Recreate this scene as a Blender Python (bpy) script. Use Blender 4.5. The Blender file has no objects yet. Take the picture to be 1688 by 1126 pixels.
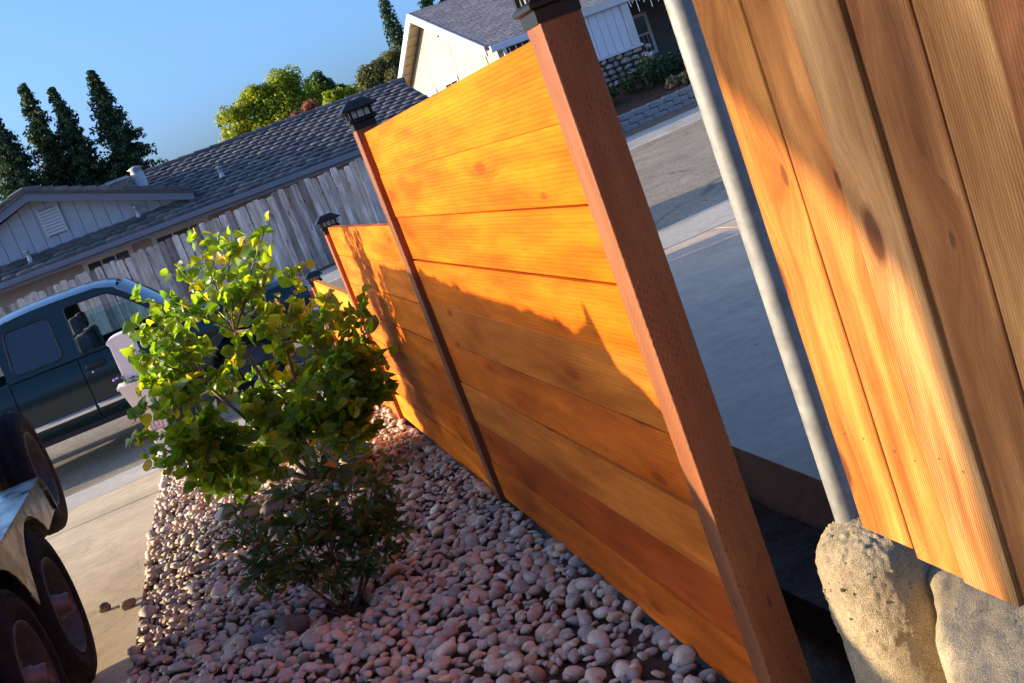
import bpy, bmesh, math, random
import numpy as np
from mathutils import Vector, Matrix, noise as mnoise

random.seed(7); RNG = np.random.default_rng(7)
S = bpy.context.scene
COL = S.collection

# ------------------------------------------------------------------ camera
F_PX, YAW, PITCH, ROLL = 1880.0, 0.22833, 0.18945, -0.36067
CAM = Vector((-0.80845, -2.24803, 1.54134))
fwd = Vector((math.sin(YAW) * math.cos(PITCH), math.cos(YAW) * math.cos(PITCH), -math.sin(PITCH)))
rgt = Vector((math.cos(YAW), -math.sin(YAW), 0))
upv = rgt.cross(fwd)
r2 = math.cos(ROLL) * rgt + math.sin(ROLL) * upv
u2 = -math.sin(ROLL) * rgt + math.cos(ROLL) * upv
cd = bpy.data.cameras.new('camera')
cam = bpy.data.objects.new('camera', cd); COL.objects.link(cam)
M = Matrix.Identity(4)
for i, v in enumerate((r2, u2, -fwd)):
    for k in range(3):
        M[k][i] = v[k]
M.translation = CAM
cam.matrix_world = M
cd.sensor_width = 36.0
cd.lens = F_PX / 1688 * 36.0
cd.clip_start = 0.05
cd.clip_end = 3000
S.camera = cam

# ------------------------------------------------------------------ light
SUN_EL = math.radians(11.5)
SUN_AZ = math.radians(12.0)          # from -X towards +Y
TO_SUN = Vector((-math.cos(SUN_AZ) * math.cos(SUN_EL), math.sin(SUN_AZ) * math.cos(SUN_EL), math.sin(SUN_EL)))
W = bpy.data.worlds.new('World'); S.world = W; W.use_nodes = True
wn = W.node_tree
bg = wn.nodes['Background']
sky = wn.nodes.new('ShaderNodeTexSky')
sky.sky_type = 'NISHITA'; sky.sun_disc = False
sky.sun_elevation = SUN_EL
sky.sun_rotation = math.atan2(TO_SUN.x, TO_SUN.y)
sky.air_density = 0.7; sky.dust_density = 3.9; sky.ozone_density = 5.3
wn.links.new(sky.outputs[0], bg.inputs[0])
bg.inputs[1].default_value = 0.15
sl = bpy.data.lights.new('sun', 'SUN'); sl.energy = 3.0; sl.angle = math.radians(0.5); sl.color = (1.0, 0.80, 0.52)
sun = bpy.data.objects.new('sun', sl); COL.objects.link(sun)
sun.rotation_euler = (-TO_SUN).to_track_quat('-Z', 'Y').to_euler()
sun.location = (-8, 2, 6)
S.view_settings.view_transform = 'Standard'
S.view_settings.look = 'None'
S.view_settings.exposure = 1.72
S.view_settings.gamma = 1.0
S.view_settings.use_curve_mapping = False
S.render.engine = 'CYCLES'
S.render.resolution_x = 1024; S.render.resolution_y = 683

# ------------------------------------------------------------------ helpers
WLOC = {}
def wl(o):
    return WLOC.get(o.name, Vector((0, 0, 0))) if o else Vector((0, 0, 0))

def tag(o, label=None, cat=None, group=None, kind=None):
    if label: o['label'] = label
    if cat: o['category'] = cat
    if group: o['group'] = group
    if kind: o['kind'] = kind
    return o

def empty(name, loc, label=None, cat=None, group=None):
    o = bpy.data.objects.new(name, None); COL.objects.link(o)
    o.location = loc; o.empty_display_size = 0.1
    WLOC[o.name] = Vector(loc)
    return tag(o, label, cat, group)

def link(name, me, loc, mat, parent=None, col=None):
    o = bpy.data.objects.new(name, me); COL.objects.link(o)
    o.location = Vector(loc) - wl(parent)
    WLOC[o.name] = Vector(loc)
    if parent: o.parent = parent
    if mat and not me.materials: me.materials.append(mat)
    if col: o.color = (*col, 1)
    return o

def mesh_of(name, V, Fc, smooth=False):
    me = bpy.data.meshes.new(name)
    me.from_pydata([tuple(v) for v in V], [], [tuple(f) for f in Fc])
    if smooth:
        me.polygons.foreach_set('use_smooth', [True] * len(me.polygons))
    me.update()
    return me

def mk(name, V, Fc, mat, parent=None, smooth=False, col=None, origin=None):
    V = np.asarray(V, float)
    c = (V.min(0) + V.max(0)) / 2 if origin is None else np.array(origin, float)
    me = mesh_of(name, V - c, Fc, smooth)
    return link(name, me, c, mat, parent, col)

def bm_obj(name, bm, mat, parent=None, smooth=False, col=None):
    vs = [v.co for v in bm.verts]
    lo = Vector((min(v.x for v in vs), min(v.y for v in vs), min(v.z for v in vs)))
    hi = Vector((max(v.x for v in vs), max(v.y for v in vs), max(v.z for v in vs)))
    c = (lo + hi) / 2
    bmesh.ops.translate(bm, verts=bm.verts, vec=-c)
    me = bpy.data.meshes.new(name); bm.to_mesh(me); bm.free()
    if smooth: me.polygons.foreach_set('use_smooth', [True] * len(me.polygons))
    return link(name, me, c, mat, parent, col)

def addbox(bm, x0, x1, y0, y1, z0, z1, bev=0.0, seg=1):
    vs = [bm.verts.new((x, y, z)) for z in (z0, z1) for y in (y0, y1) for x in (x0, x1)]
    fs = [(0, 2, 3, 1), (4, 5, 7, 6), (0, 1, 5, 4), (2, 6, 7, 3), (0, 4, 6, 2), (1, 3, 7, 5)]
    nf = [bm.faces.new([vs[i] for i in f]) for f in fs]
    if bev > 0:
        es = list({e for f in nf for e in f.edges})
        bmesh.ops.bevel(bm, geom=es, offset=bev, segments=seg, affect='EDGES', profile=0.6)
    return vs

def box(name, x0, x1, y0, y1, z0, z1, mat, parent=None, bev=0.0, seg=1, col=None, smooth=False):
    bm = bmesh.new(); addbox(bm, x0, x1, y0, y1, z0, z1, bev, seg)
    return bm_obj(name, bm, mat, parent, smooth, col)

def prism(name, poly, axis, a0, a1, mat, parent=None, bev=0.0, col=None, smooth=False):
    """extrude a 2D polygon along axis ('x','y','z'); poly in the other two axes, in order"""
    def P(u, v, a):
        return {'x': (a, u, v), 'y': (u, a, v), 'z': (u, v, a)}[axis]
    bm = bmesh.new()
    A = [bm.verts.new(P(u, v, a0)) for u, v in poly]
    B = [bm.verts.new(P(u, v, a1)) for u, v in poly]
    n = len(poly)
    bm.faces.new(A[::-1]); bm.faces.new(B)
    for i in range(n):
        bm.faces.new((A[i], A[(i + 1) % n], B[(i + 1) % n], B[i]))
    bmesh.ops.recalc_face_normals(bm, faces=bm.faces)
    if bev > 0:
        bmesh.ops.bevel(bm, geom=list(bm.edges), offset=bev, segments=2, affect='EDGES')
    return bm_obj(name, bm, mat, parent, smooth, col)

def tube_vf(pts, rad, n=8, cap=True):
    pts = [Vector(p) for p in pts]
    V = []; Fc = []
    prev = None
    for i, p in enumerate(pts):
        t = (pts[min(i + 1, len(pts) - 1)] - pts[max(i - 1, 0)])
        if t.length < 1e-9: t = Vector((0, 0, 1))
        t.normalize()
        if prev is None:
            a = Vector((1, 0, 0)) if abs(t.x) < 0.8 else Vector((0, 1, 0))
            u = t.cross(a).normalized()
        else:
            u = (prev - t * prev.dot(t))
            u = u.normalized() if u.length > 1e-6 else t.orthogonal().normalized()
        prev = u
        w = t.cross(u)
        r = rad[i] if hasattr(rad, '__len__') else rad
        for k in range(n):
            a = 2 * math.pi * k / n
            V.append(p + u * (r * math.cos(a)) + w * (r * math.sin(a)))
    for i in range(len(pts) - 1):
        for k in range(n):
            a = i * n + k; b = i * n + (k + 1) % n
            Fc.append((a, b, b + n, a + n))
    if cap:
        Fc.append(tuple(range(n))[::-1]); Fc.append(tuple(range((len(pts) - 1) * n, len(pts) * n)))
    return V, Fc

def tube(name, pts, rad, mat, parent=None, n=8, smooth=True, col=None):
    V, Fc = tube_vf(pts, rad, n)
    return mk(name, [tuple(v) for v in V], Fc, mat, parent, smooth, col)

def lathe_vf(prof, axis, c, n=32):
    """prof: list of (radius, along)"""
    V = []; Fc = []
    for r, a in prof:
        for k in range(n):
            t = 2 * math.pi * k / n
            p, q = r * math.cos(t), r * math.sin(t)
            V.append({'x': (a, p, q), 'y': (q, a, p), 'z': (p, q, a)}[axis])
    V = np.array(V) + np.array(c)
    m = len(prof)
    for i in range(m - 1):
        for k in range(n):
            a = i * n + k; b = i * n + (k + 1) % n
            Fc.append((a, b, b + n, a + n))
    return V, Fc

def lathe(name, prof, axis, c, mat, parent=None, n=32, smooth=True):
    V, Fc = lathe_vf(prof, axis, c, n)
    o = mk(name, V, Fc, mat, parent, smooth)
    return o

def autosmooth(o, ang=40):
    me = o.data
    bm = bmesh.new(); bm.from_mesh(me)
    for f in bm.faces: f.smooth = True
    for e in bm.edges:
        if len(e.link_faces) == 2 and e.calc_face_angle(0) > math.radians(ang): e.smooth = False
    bm.to_mesh(me); bm.free()
    return o

# ------------------------------------------------------------------ ground height
_PY = [-40, 2, 5, 7.3, 8.7, 8.85, 9.15, 9.6, 14.5, 20.0, 20.35, 20.7, 22.3, 60, 400]
_PZ = [0.0, 0.0, -.05, -.16, -.25, -.27, -.37, -.385, -.27, -.41, -.40, -.30, -.30, -.30, -.30]
def zg(x, y):
    b = np.interp(y, _PY, _PZ)
    s = np.clip((np.asarray(y) - 6) / 4, 0, 1)
    return b + .035 * s * np.clip(x, -25, 25)

# ------------------------------------------------------------------ materials
class NB:
    def __init__(self, name):
        self.m = bpy.data.materials.new(name); self.m.use_nodes = True
        self.t = self.m.node_tree; self.n = self.t.nodes
        self.p = self.n['Principled BSDF']; self.out = self.n['Material Output']
    def N(self, typ, **k):
        nd = self.n.new(typ)
        for a, b in k.items(): setattr(nd, a, b)
        return nd
    def L(self, a, b): self.t.links.new(a, b)
    def val(self, v, sock):
        if isinstance(v, (int, float)): sock.default_value = v
        elif isinstance(v, (tuple, list)):
            sock.default_value = tuple(v) if len(v) == len(sock.default_value) else (*v, 1)
        else: self.L(v, sock)
    def math(self, op, a, b=0.0, c=None, clamp=False):
        nd = self.N('ShaderNodeMath', operation=op, use_clamp=clamp)
        self.val(a, nd.inputs[0]); self.val(b, nd.inputs[1])
        if c is not None: self.val(c, nd.inputs[2])
        return nd.outputs[0]
    def vmath(self, op, a, b):
        nd = self.N('ShaderNodeVectorMath', operation=op)
        self.val(a, nd.inputs[0]); self.val(b, nd.inputs[1])
        return nd.outputs[0]
    def mix(self, fac, a, b, blend='MIX'):
        nd = self.N('ShaderNodeMix', data_type='RGBA', blend_type=blend)
        self.val(fac, nd.inputs[0]); self.val(a, nd.inputs[6]); self.val(b, nd.inputs[7])
        return nd.outputs[2]
    def ramp(self, fac, stops, interp='LINEAR'):
        nd = self.N('ShaderNodeValToRGB'); r = nd.color_ramp; r.interpolation = interp
        while len(r.elements) < len(stops): r.elements.new(0.5)
        for e, (p, c) in zip(r.elements, stops):
            e.position = p; e.color = (*c, 1) if len(c) == 3 else c
        self.val(fac, nd.inputs[0])
        return nd.outputs[0]
    def mapr(self, v, a, b, c=0.0, d=1.0):
        nd = self.N('ShaderNodeMapRange'); self.val(v, nd.inputs[0])
        for i, x in enumerate((a, b, c, d)): nd.inputs[i + 1].default_value = x
        return nd.outputs[0]
    def noise(self, vec, scale, detail=3, rough=.55, dist=0.0, out=0):
        nd = self.N('ShaderNodeTexNoise')
        if vec is not None: self.L(vec, nd.inputs['Vector'])
        nd.inputs['Scale'].default_value = scale; nd.inputs['Detail'].default_value = detail
        nd.inputs['Roughness'].default_value = rough; nd.inputs['Distortion'].default_value = dist
        return nd.outputs[out]
    def voro(self, vec, scale, feat='F1', out=0, rnd=1.0):
        nd = self.N('ShaderNodeTexVoronoi', feature=feat)
        self.L(vec, nd.inputs['Vector']); nd.inputs['Scale'].default_value = scale
        nd.inputs['Randomness'].default_value = rnd
        return nd.outputs[out]
    def obj(self): return self.N('ShaderNodeTexCoord').outputs['Object']
    def info(self, o): return self.N('ShaderNodeObjectInfo').outputs[o]
    def wpos(self): return self.N('ShaderNodeNewGeometry').outputs['Position']
    def sep(self, v):
        nd = self.N('ShaderNodeSeparateXYZ'); self.L(v, nd.inputs[0]); return nd.outputs
    def comb(self, x, y, z):
        nd = self.N('ShaderNodeCombineXYZ')
        for s, v in zip(nd.inputs, (x, y, z)): self.val(v, s)
        return nd.outputs[0]
    def bump(self, h, strength=.3, dist=.01):
        nd = self.N('ShaderNodeBump'); nd.inputs['Strength'].default_value = strength
        nd.inputs['Distance'].default_value = dist; self.L(h, nd.inputs['Height'])
        self.L(nd.outputs[0], self.p.inputs['Normal']); return nd
    def col(self, c): self.val(c, self.p.inputs['Base Color'])
    def rough(self, r): self.val(r, self.p.inputs['Roughness'])
    def spec(self, s): self.p.inputs['Specular IOR Level'].default_value = s
    def metal(self, s): self.p.inputs['Metallic'].default_value = s

def simple(name, c, rough=.6, metal=0.0, var=.12, scale=8.0, bump=0.0, spec=.5):
    b = NB(name); v = b.obj()
    n = b.noise(v, scale, 4, .6)
    f = b.mapr(n, .3, .7, 1 - var, 1 + var)
    b.col(b.mix(1.0, c, b.comb(f, f, f), 'MULTIPLY')); b.rough(rough); b.metal(metal); b.spec(spec)
    if bump: b.bump(b.noise(v, scale * 6, 3), bump, .005)
    return b.m

def rnd_offset(b):
    r = b.info('Random')
    return b.vmath('ADD', b.obj(), b.comb(b.math('MULTIPLY', r, 37.0), b.math('MULTIPLY', r, 91.0), b.math('MULTIPLY', r, 53.0)))

def wood(name, axis, use_objcol=True, base=(.5, .2, .05), dark=.45, knot_col=(.16, .035, .01), knots=.55,
         grain=26, lines=0.0, rough=.6, bumpk=.25, kscale=(2.6, 7.0), streak=.35, linefreq=140, tone=None, spec=.3, knot_big=.16):
    """procedural timber, grain running along axis 0/1/2 of the object"""
    b = NB(name)
    v = rnd_offset(b)
    x, y, z = b.sep(v)
    comp = [x, y, z]
    L = comp[axis]; others = [comp[i] for i in range(3) if i != axis]
    A = b.math('ADD', others[0], others[1])
    base_c = b.info('Color') if use_objcol else base
    # knots
    kv = b.comb(b.math('MULTIPLY', L, kscale[0]), b.math('MULTIPLY', A, kscale[1]), 0.0)
    vn = b.N('ShaderNodeTexVoronoi', feature='F1', voronoi_dimensions='2D'); b.L(kv, vn.inputs['Vector']); vn.inputs['Scale'].default_value = 1.0
    kd = vn.outputs['Distance']; kc = b.sep(vn.outputs['Color'])[0]
    gate = b.math('GREATER_THAN', kc, 1 - knots)
    kd2 = b.math('ADD', kd, b.math('MULTIPLY', b.math('SUBTRACT', b.noise(kv, 3.0, 2), .5), .12))
    sz = b.math('MULTIPLY', b.sep(vn.outputs['Color'])[1], knot_big)
    kr = b.math('DIVIDE', kd2, b.math('ADD', sz, .03))
    kn = b.math('MULTIPLY', b.mapr(kr, .55, .95, 1, 0), gate)
    kring = b.math('MULTIPLY', b.math('MULTIPLY', b.math('SINE', b.math('MULTIPLY', kr, 16.0)), b.mapr(kr, .6, 2.6, 1, 0)), gate)
    halo = b.math('MULTIPLY', b.mapr(kd2, .0, .42, 1, 0), gate)
    # grain, bent round the knots
    bend = b.math('MULTIPLY', halo, .05)
    wob = b.math('MULTIPLY', b.math('SUBTRACT', b.noise(b.comb(b.math('MULTIPLY', L, 1.5), b.math('MULTIPLY', A, 4), 0.0), 1.0, 2), .5), .03)
    A2 = b.math('ADD', b.math('ADD', A, bend), wob)
    gv = b.comb(b.math('MULTIPLY', L, 1.6), b.math('MULTIPLY', A2, grain), 0.0)
    g1 = b.noise(gv, 1.0, 5, .6)
    gf = b.comb(b.math('MULTIPLY', L, 9.0), b.math('MULTIPLY', A2, grain * 9), 3.0)
    g2 = b.noise(gf, 1.0, 3, .6)
    blot = b.noise(b.comb(b.math('MULTIPLY', L, 2.2), b.math('MULTIPLY', A, 6), 1.0), 1.0, 3, .5)
    f = b.mapr(g1, .3, .72, 1 + streak * .35, 1 - streak)
    f = b.math('MULTIPLY', f, b.mapr(g2, .25, .75, 1.07, .9))
    f = b.math('MULTIPLY', f, b.mapr(blot, .3, .7, 1.14, .80))
    h = g2
    if lines:
        A3 = b.math('ADD', b.math('ADD', A, b.math('MULTIPLY', bend, .12)), b.math('MULTIPLY', wob, .25))
        ln = b.math('SINE', b.math('ADD', b.math('MULTIPLY', A3, linefreq * 6.2832), b.math('MULTIPLY', g2, 2.5)))
        ln = b.mapr(ln, -.4, .9, 0, 1)
        ln = b.math('MULTIPLY', ln, b.mapr(blot, .3, .6, .35, 1))
        f = b.math('MULTIPLY', f, b.mapr(ln, 0, 1, 1.0, 1 - lines))
        h = b.math('SUBTRACT', h, b.math('MULTIPLY', ln, .8))
    c = b.mix(1.0, base_c, b.comb(f, b.math('POWER', f, 1.25), b.math('POWER', f, 1.5)), 'MULTIPLY')
    if tone:
        tn = b.noise(b.comb(b.math('MULTIPLY', L, .8), b.math('MULTIPLY', A2, 13), 7.0), 1.0, 2, .5)
        c = b.mix(b.mapr(tn, .42, .62, 0, .85), c, b.mix(1.0, c, tone, 'MULTIPLY'))
    c = b.mix(b.math('MULTIPLY', halo, .35), c, b.mix(1.0, c, (.75, .45, .3), 'MULTIPLY'))
    c = b.mix(b.math('MULTIPLY', b.math('MAXIMUM', kring, 0.0), .22), c, b.mix(1.0, c, (.55, .4, .3), 'MULTIPLY'))
    c = b.mix(b.math('MULTIPLY', kn, .85), c, knot_col)
    b.col(c); b.rough(rough); b.spec(spec)
    b.bump(b.math('SUBTRACT', h, b.math('MULTIPLY', kn, .5)), bumpk, .004)
    return b

def m_board():
    return wood('stained_board', 1, True, knots=.34, grain=13, streak=.40, lines=.05, linefreq=85, rough=.55, bumpk=.3, kscale=(2.1, 6.5), knot_big=.14, knot_col=(.30, .05, .006), spec=.07).m
def m_post():
    b = wood('stained_post', 2, True, knots=.3, grain=20, streak=.3, rough=.55, bumpk=.25, kscale=(2.0, 9.0), knot_col=(.07, .02, .012))
    v = b.obj(); x, y, z = b.sep(v)
    u = b.math('ADD', b.math('MULTIPLY', b.math('ADD', x, y), 128.0), b.math('MULTIPLY', b.noise(v, 45.0, 2), 1.6))
    row = b.math('FLOOR', u)
    vv = b.math('ADD', b.math('MULTIPLY', z, 46.0), b.math('ADD', b.math('FRACT', b.math('MULTIPLY', row, .381)), b.math('MULTIPLY', b.noise(v, 70.0, 2), .9)))
    fu = b.math('ABSOLUTE', b.math('SUBTRACT', b.math('FRACT', u), .5))
    fv = b.math('FRACT', vv)
    d = b.math('MULTIPLY', b.math('LESS_THAN', fu, .17), b.math('LESS_THAN', fv, .42))
    msk = b.mapr(b.noise(v, 14.0, 2), .42, .58, 0.1, 1)
    # a clear band along each arris
    hw = b.math('MAXIMUM', b.math('ABSOLUTE', x), b.math('ABSOLUTE', y))
    d = b.math('MULTIPLY', d, msk)
    old = b.p.inputs['Base Color'].links[0].from_socket
    b.col(b.mix(b.math('MULTIPLY', d, .5), old, (.035, .012, .006)))
    nb = [n for n in b.n if n.type == 'BUMP'][0]
    oh = nb.inputs['Height'].links[0].from_socket
    b.L(b.math('SUBTRACT', oh, b.math('MULTIPLY', d, 1.6)), nb.inputs['Height'])
    return b.m
def m_cedar():
    return wood('rough_cedar', 2, True, knots=.6, grain=16, streak=.62, lines=.26, linefreq=170, rough=.75, bumpk=.55, kscale=(2.6, 6.0),
                tone=(1.25, 1.3, 1.35), knot_col=(.13, .035, .012), knot_big=.15, spec=.15).m
def m_picket():
    return wood('weathered_picket', 2, True, knots=.35, grain=14, streak=.45, rough=.85, bumpk=.3, kscale=(1.6, 7), knot_col=(.10, .08, .07), knot_big=.1, spec=.1).m

def concrete(name, c=(.42, .38, .32), scale=1.0, stain=.25, spk=.2, rough=.9, bump=.25):
    b = NB(name); v = b.wpos()
    n1 = b.noise(v, 1.3 * scale, 5, .6); n2 = b.noise(v, 14 * scale, 4, .6); n3 = b.noise(v, 140 * scale, 2, .6)
    f = b.math('MULTIPLY', b.mapr(n1, .3, .7, 1 - stain, 1 + stain * .6), b.mapr(n2, .3, .7, .9, 1.1))
    f = b.math('MULTIPLY', f, b.mapr(n3, .3, .7, 1 - spk, 1 + spk))
    col = b.mix(1.0, c, b.comb(f, f, f), 'MULTIPLY')
    sp = b.voro(v, 3.1 * scale)
    col = b.mix(b.mapr(sp, .02, .045, .7, 0), col, (.06, .05, .04))
    dv = b.vmath('ADD', v, b.N('ShaderNodeTexNoise').outputs[1]) if False else v
    wv = b.vmath('ADD', v, b.vmath('MULTIPLY', b.noise(v, 2.5, 4, .6, 0, 1), (.5, .5, .5)))
    ce = b.voro(wv, .42 * scale, 'DISTANCE_TO_EDGE')
    cg = b.mapr(b.noise(v, .7 * scale, 2), .45, .6, 0, 1)
    col = b.mix(b.math('MULTIPLY', b.mapr(ce, .001, .004, .25, 0), cg), col, (.05, .045, .04))
    st2 = b.mapr(b.noise(v, 3.2 * scale, 5, .7, .8), .52, .72, 0, .35)
    col = b.mix(st2, col, b.mix(1.0, col, (.6, .55, .5), 'MULTIPLY'))
    b.col(col); b.rough(rough); b.spec(.2)
    b.bump(b.math('ADD', n3, b.math('MULTIPLY', n2, .8)), bump, .004)
    return b.m

def m_asphalt():
    b = NB('asphalt'); v = b.wpos()
    n1 = b.noise(v, .8, 5, .65); n3 = b.noise(v, 38, 3, .75); n4 = b.noise(v, 9, 4, .7)
    f = b.math('MULTIPLY', b.mapr(n1, .3, .7, .75, 1.25), b.mapr(n3, .3, .7, .55, 1.5))
    f = b.math('MULTIPLY', f, b.mapr(n4, .3, .7, .82, 1.18))
    c = b.mix(1.0, (.235, .19, .135), b.comb(f, f, f), 'MULTIPLY')
    wv = b.vmath('ADD', v, b.vmath('MULTIPLY', b.noise(v, 1.2, 4, .6, 0, 1), (1.2, 1.2, 0)))
    ce = b.voro(wv, .22, 'DISTANCE_TO_EDGE')
    c = b.mix(b.mapr(ce, .002, .006, .55, 0), c, (.05, .045, .04))
    b.col(c); b.rough(.9); b.spec(.25)
    b.bump(n3, .5, .006)
    return b.m

def m_soil(name='soil', c=(.10, .055, .035)):
    b = NB(name); v = b.wpos()
    n1 = b.noise(v, 6, 6, .7); n2 = b.noise(v, 70, 4, .7)
    f = b.math('MULTIPLY', b.mapr(n1, .3, .7, .6, 1.4), b.mapr(n2, .3, .7, .6, 1.4))
    b.col(b.mix(1.0, c, b.comb(f, f, f), 'MULTIPLY')); b.rough(1.0); b.spec(.1)
    b.bump(b.math('ADD', n1, n2), .8, .012)
    return b.m

PEB = [(0.0, (0.396, 0.330, 0.270)), (.10, (0.600, 0.396, 0.258)), (.20, (0.324, 0.282, 0.240)), (.30, (0.696, 0.516, 0.324)), (.40, (0.456, 0.390, 0.324)), (.50, (0.624, 0.360, 0.216)),
       (.58, (0.264, 0.228, 0.198)), (.66, (0.700, 0.600, 0.444)), (.75, (0.480, 0.348, 0.252)), (.84, (0.396, 0.354, 0.300)), (.91, (0.700, 0.432, 0.228)), (.96, (0.552, 0.480, 0.396)), (1.0, (0.204, 0.174, 0.150))]
def m_pebble(name, attr):
    b = NB(name); v = b.obj()
    r = b.N('ShaderNodeAttribute', attribute_name='rnd').outputs['Fac'] if attr else b.info('Random')
    c = b.ramp(r, PEB)
    vv = b.vmath('ADD', v, b.comb(b.math('MULTIPLY', r, 31), b.math('MULTIPLY', r, 17), 0.0)) if attr else v
    sc = 55.0 if attr else 2.2
    n = b.noise(vv, sc, 4, .65); n2 = b.noise(vv, sc * 6, 3, .6)
    f = b.math('MULTIPLY', b.mapr(n, .3, .7, .78, 1.2), b.mapr(n2, .3, .7, .85, 1.15))
    c = b.mix(1.0, c, b.comb(f, f, f), 'MULTIPLY')
    vein = b.mapr(b.noise(vv, sc * .7, 2, .5, 2.0), .49, .52, 0, 1)
    c = b.mix(b.math('MULTIPLY', vein, .12), c, (.5, .45, .4))
    b.col(c); b.rough(.68); b.spec(.35)
    b.bump(n2, .15, .003 if attr else .05)
    return b.m

def m_leaf(name, c1, c2, c3, trans=.45, rough=.35, attr=True, spec=.5):
    """leaf: reflecting and translucent; hue from a per-leaf value"""
    b = NB(name)
    at = b.N('ShaderNodeAttribute', attribute_name='rnd').outputs['Fac']
    r = b.math('FRACT', b.math('ADD', at, b.info('Random')))
    c = b.ramp(r, [(0, c1), (.55, c2), (.86, c2), (1.0, c3)])
    n = b.noise(b.obj(), 18, 3); f = b.mapr(n, .3, .7, .85, 1.15)
    c = b.mix(1.0, c, b.comb(f, f, f), 'MULTIPLY')
    b.col(c); b.rough(rough); b.spec(spec)
    tr = b.N('ShaderNodeBsdfTranslucent'); b.L(b.mix(1.0, c, (1.9, 1.8, .7), 'MULTIPLY'), tr.inputs[0])
    mx = b.N('ShaderNodeMixShader'); mx.inputs[0].default_value = trans
    b.L(b.p.outputs[0], mx.inputs[1]); b.L(tr.outputs[0], mx.inputs[2]); b.L(mx.outputs[0], b.out.inputs[0])
    return b.m

MAT = {}
MAT['board'] = m_board(); MAT['post'] = m_post(); MAT['cedar'] = m_cedar(); MAT['picket'] = m_picket()
MAT['drive'] = concrete('driveway_concrete', (.60, .46, .28), 1.0, .22, .12)
MAT['walk'] = concrete('sidewalk_concrete', (.44, .39, .32), 1.0, .2, .12)
MAT['ndrive'] = concrete('neighbour_concrete', (.53, .385, .27), 1.0, .16, .08)
MAT['foot'] = concrete('rough_concrete', (.44, .345, .215), 3.0, .3, .5, .95, 1.0)
MAT['asphalt'] = m_asphalt()
MAT['soil'] = m_soil()
MAT['earth'] = m_soil('dry_earth', (.16, .12, .08))
MAT['ditch'] = m_soil('ditch_soil', (.075, .05, .035))
MAT['peb'] = m_pebble('pebble_stone', False); MAT['pebs'] = m_pebble('pebble_stones', True)
MAT['black'] = simple('black_plastic', (.010, .010, .011), .45, 0, .2, 30, 0, .3)
def glassy(name, c, rough=.15, trans=.6):
    b = NB(name); b.col(c); b.rough(rough); b.p.inputs['Transmission Weight'].default_value = trans; b.p.inputs['IOR'].default_value = 1.3
    return b.m
MAT['lens'] = glassy('frosted_lens', (.75, .74, .72), .35, .7)
MAT['solar'] = simple('solar_panel', (.012, .016, .035), .12, 0, .2, 20)

# ------------------------------------------------------------------ setting
def sheet(name, x0, x1, y0, y1, nx, ny, mat, dz=0.0, thick=.1, parent=None, zf=None, kind='structure', jit=0.0):
    xs = np.linspace(x0, x1, nx + 1); ys = np.linspace(y0, y1, ny + 1)
    zf = zf or zg
    V = []; Fc = []
    for j in range(ny + 1):
        for i in range(nx + 1):
            V.append((xs[i], ys[j], float(zf(xs[i], ys[j])) + dz + (mnoise.noise((xs[i] * 3, ys[j] * 3, 0)) * jit if jit else 0)))
    n = nx + 1
    for j in range(ny):
        for i in range(nx):
            a = j * n + i; Fc.append((a, a + 1, a + n + 1, a + n))
    top = len(V)
    ring = [i for i in range(nx + 1)] + [j * n + nx for j in range(1, ny + 1)] + [ny * n + i for i in range(nx - 1, -1, -1)] + [j * n for j in range(ny - 1, 0, -1)]
    for r in ring: V.append((V[r][0], V[r][1], V[r][2] - thick))
    k = len(ring)
    for i in range(k):
        a, b_ = ring[i], ring[(i + 1) % k]
        Fc.append((b_, a, top + i, top + (i + 1) % k))
    o = mk(name, V, Fc, mat, parent)
    if kind and not parent: o['kind'] = kind
    return o

def ground():
    xs = sorted(set([-900, -400, -150, -60, -30, -15, -8, -5.2, -3, -1.7, -.8, 0, .06, .12, .3, .5, .7, .80, .86, 1.5, 3, 5, 7.5, 10, 14, 20, 25, 40, 60, 150, 400, 900]))
    ys = sorted(set([-300, -60, -20, -8, -4, -2.5, -1.5, -.8, -.3, 0, .4, .8, 1.2, 1.6, 2, 2.5, 3, 4, 5, 6, 7.3, 8.7, 9, 9.2, 9.6, 12, 14.5, 17, 20, 20.4, 20.8, 22.3, 26, 32, 45, 60, 120, 300, 900]))
    V = []; Fc = []
    for y in ys:
        for x in xs:
            z = float(zg(x, y)) - .14
            if .06 <= x <= .80 and y <= 3.0: z -= .26 * min(1, (3.2 - y) / 1.2) if y > 2 else .26
            V.append((x, y, z))
    n = len(xs)
    for j in range(len(ys) - 1):
        for i in range(n - 1):
            a = j * n + i; Fc.append((a, a + 1, a + n + 1, a + n))
    o = mk('ground', V, Fc, MAT['earth']); o['kind'] = 'structure'
ground()

street = sheet('street', -70, 70, 9.45, 20.1, 40, 30, MAT['asphalt'], 0, .1)
sheet('near_curb', -70, 70, 8.72, 9.44, 40, 16, MAT['walk'], 0, .12)
sheet('far_curb', -70, 70, 20.11, 20.72, 40, 12, MAT['walk'], 0, .12)
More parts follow.
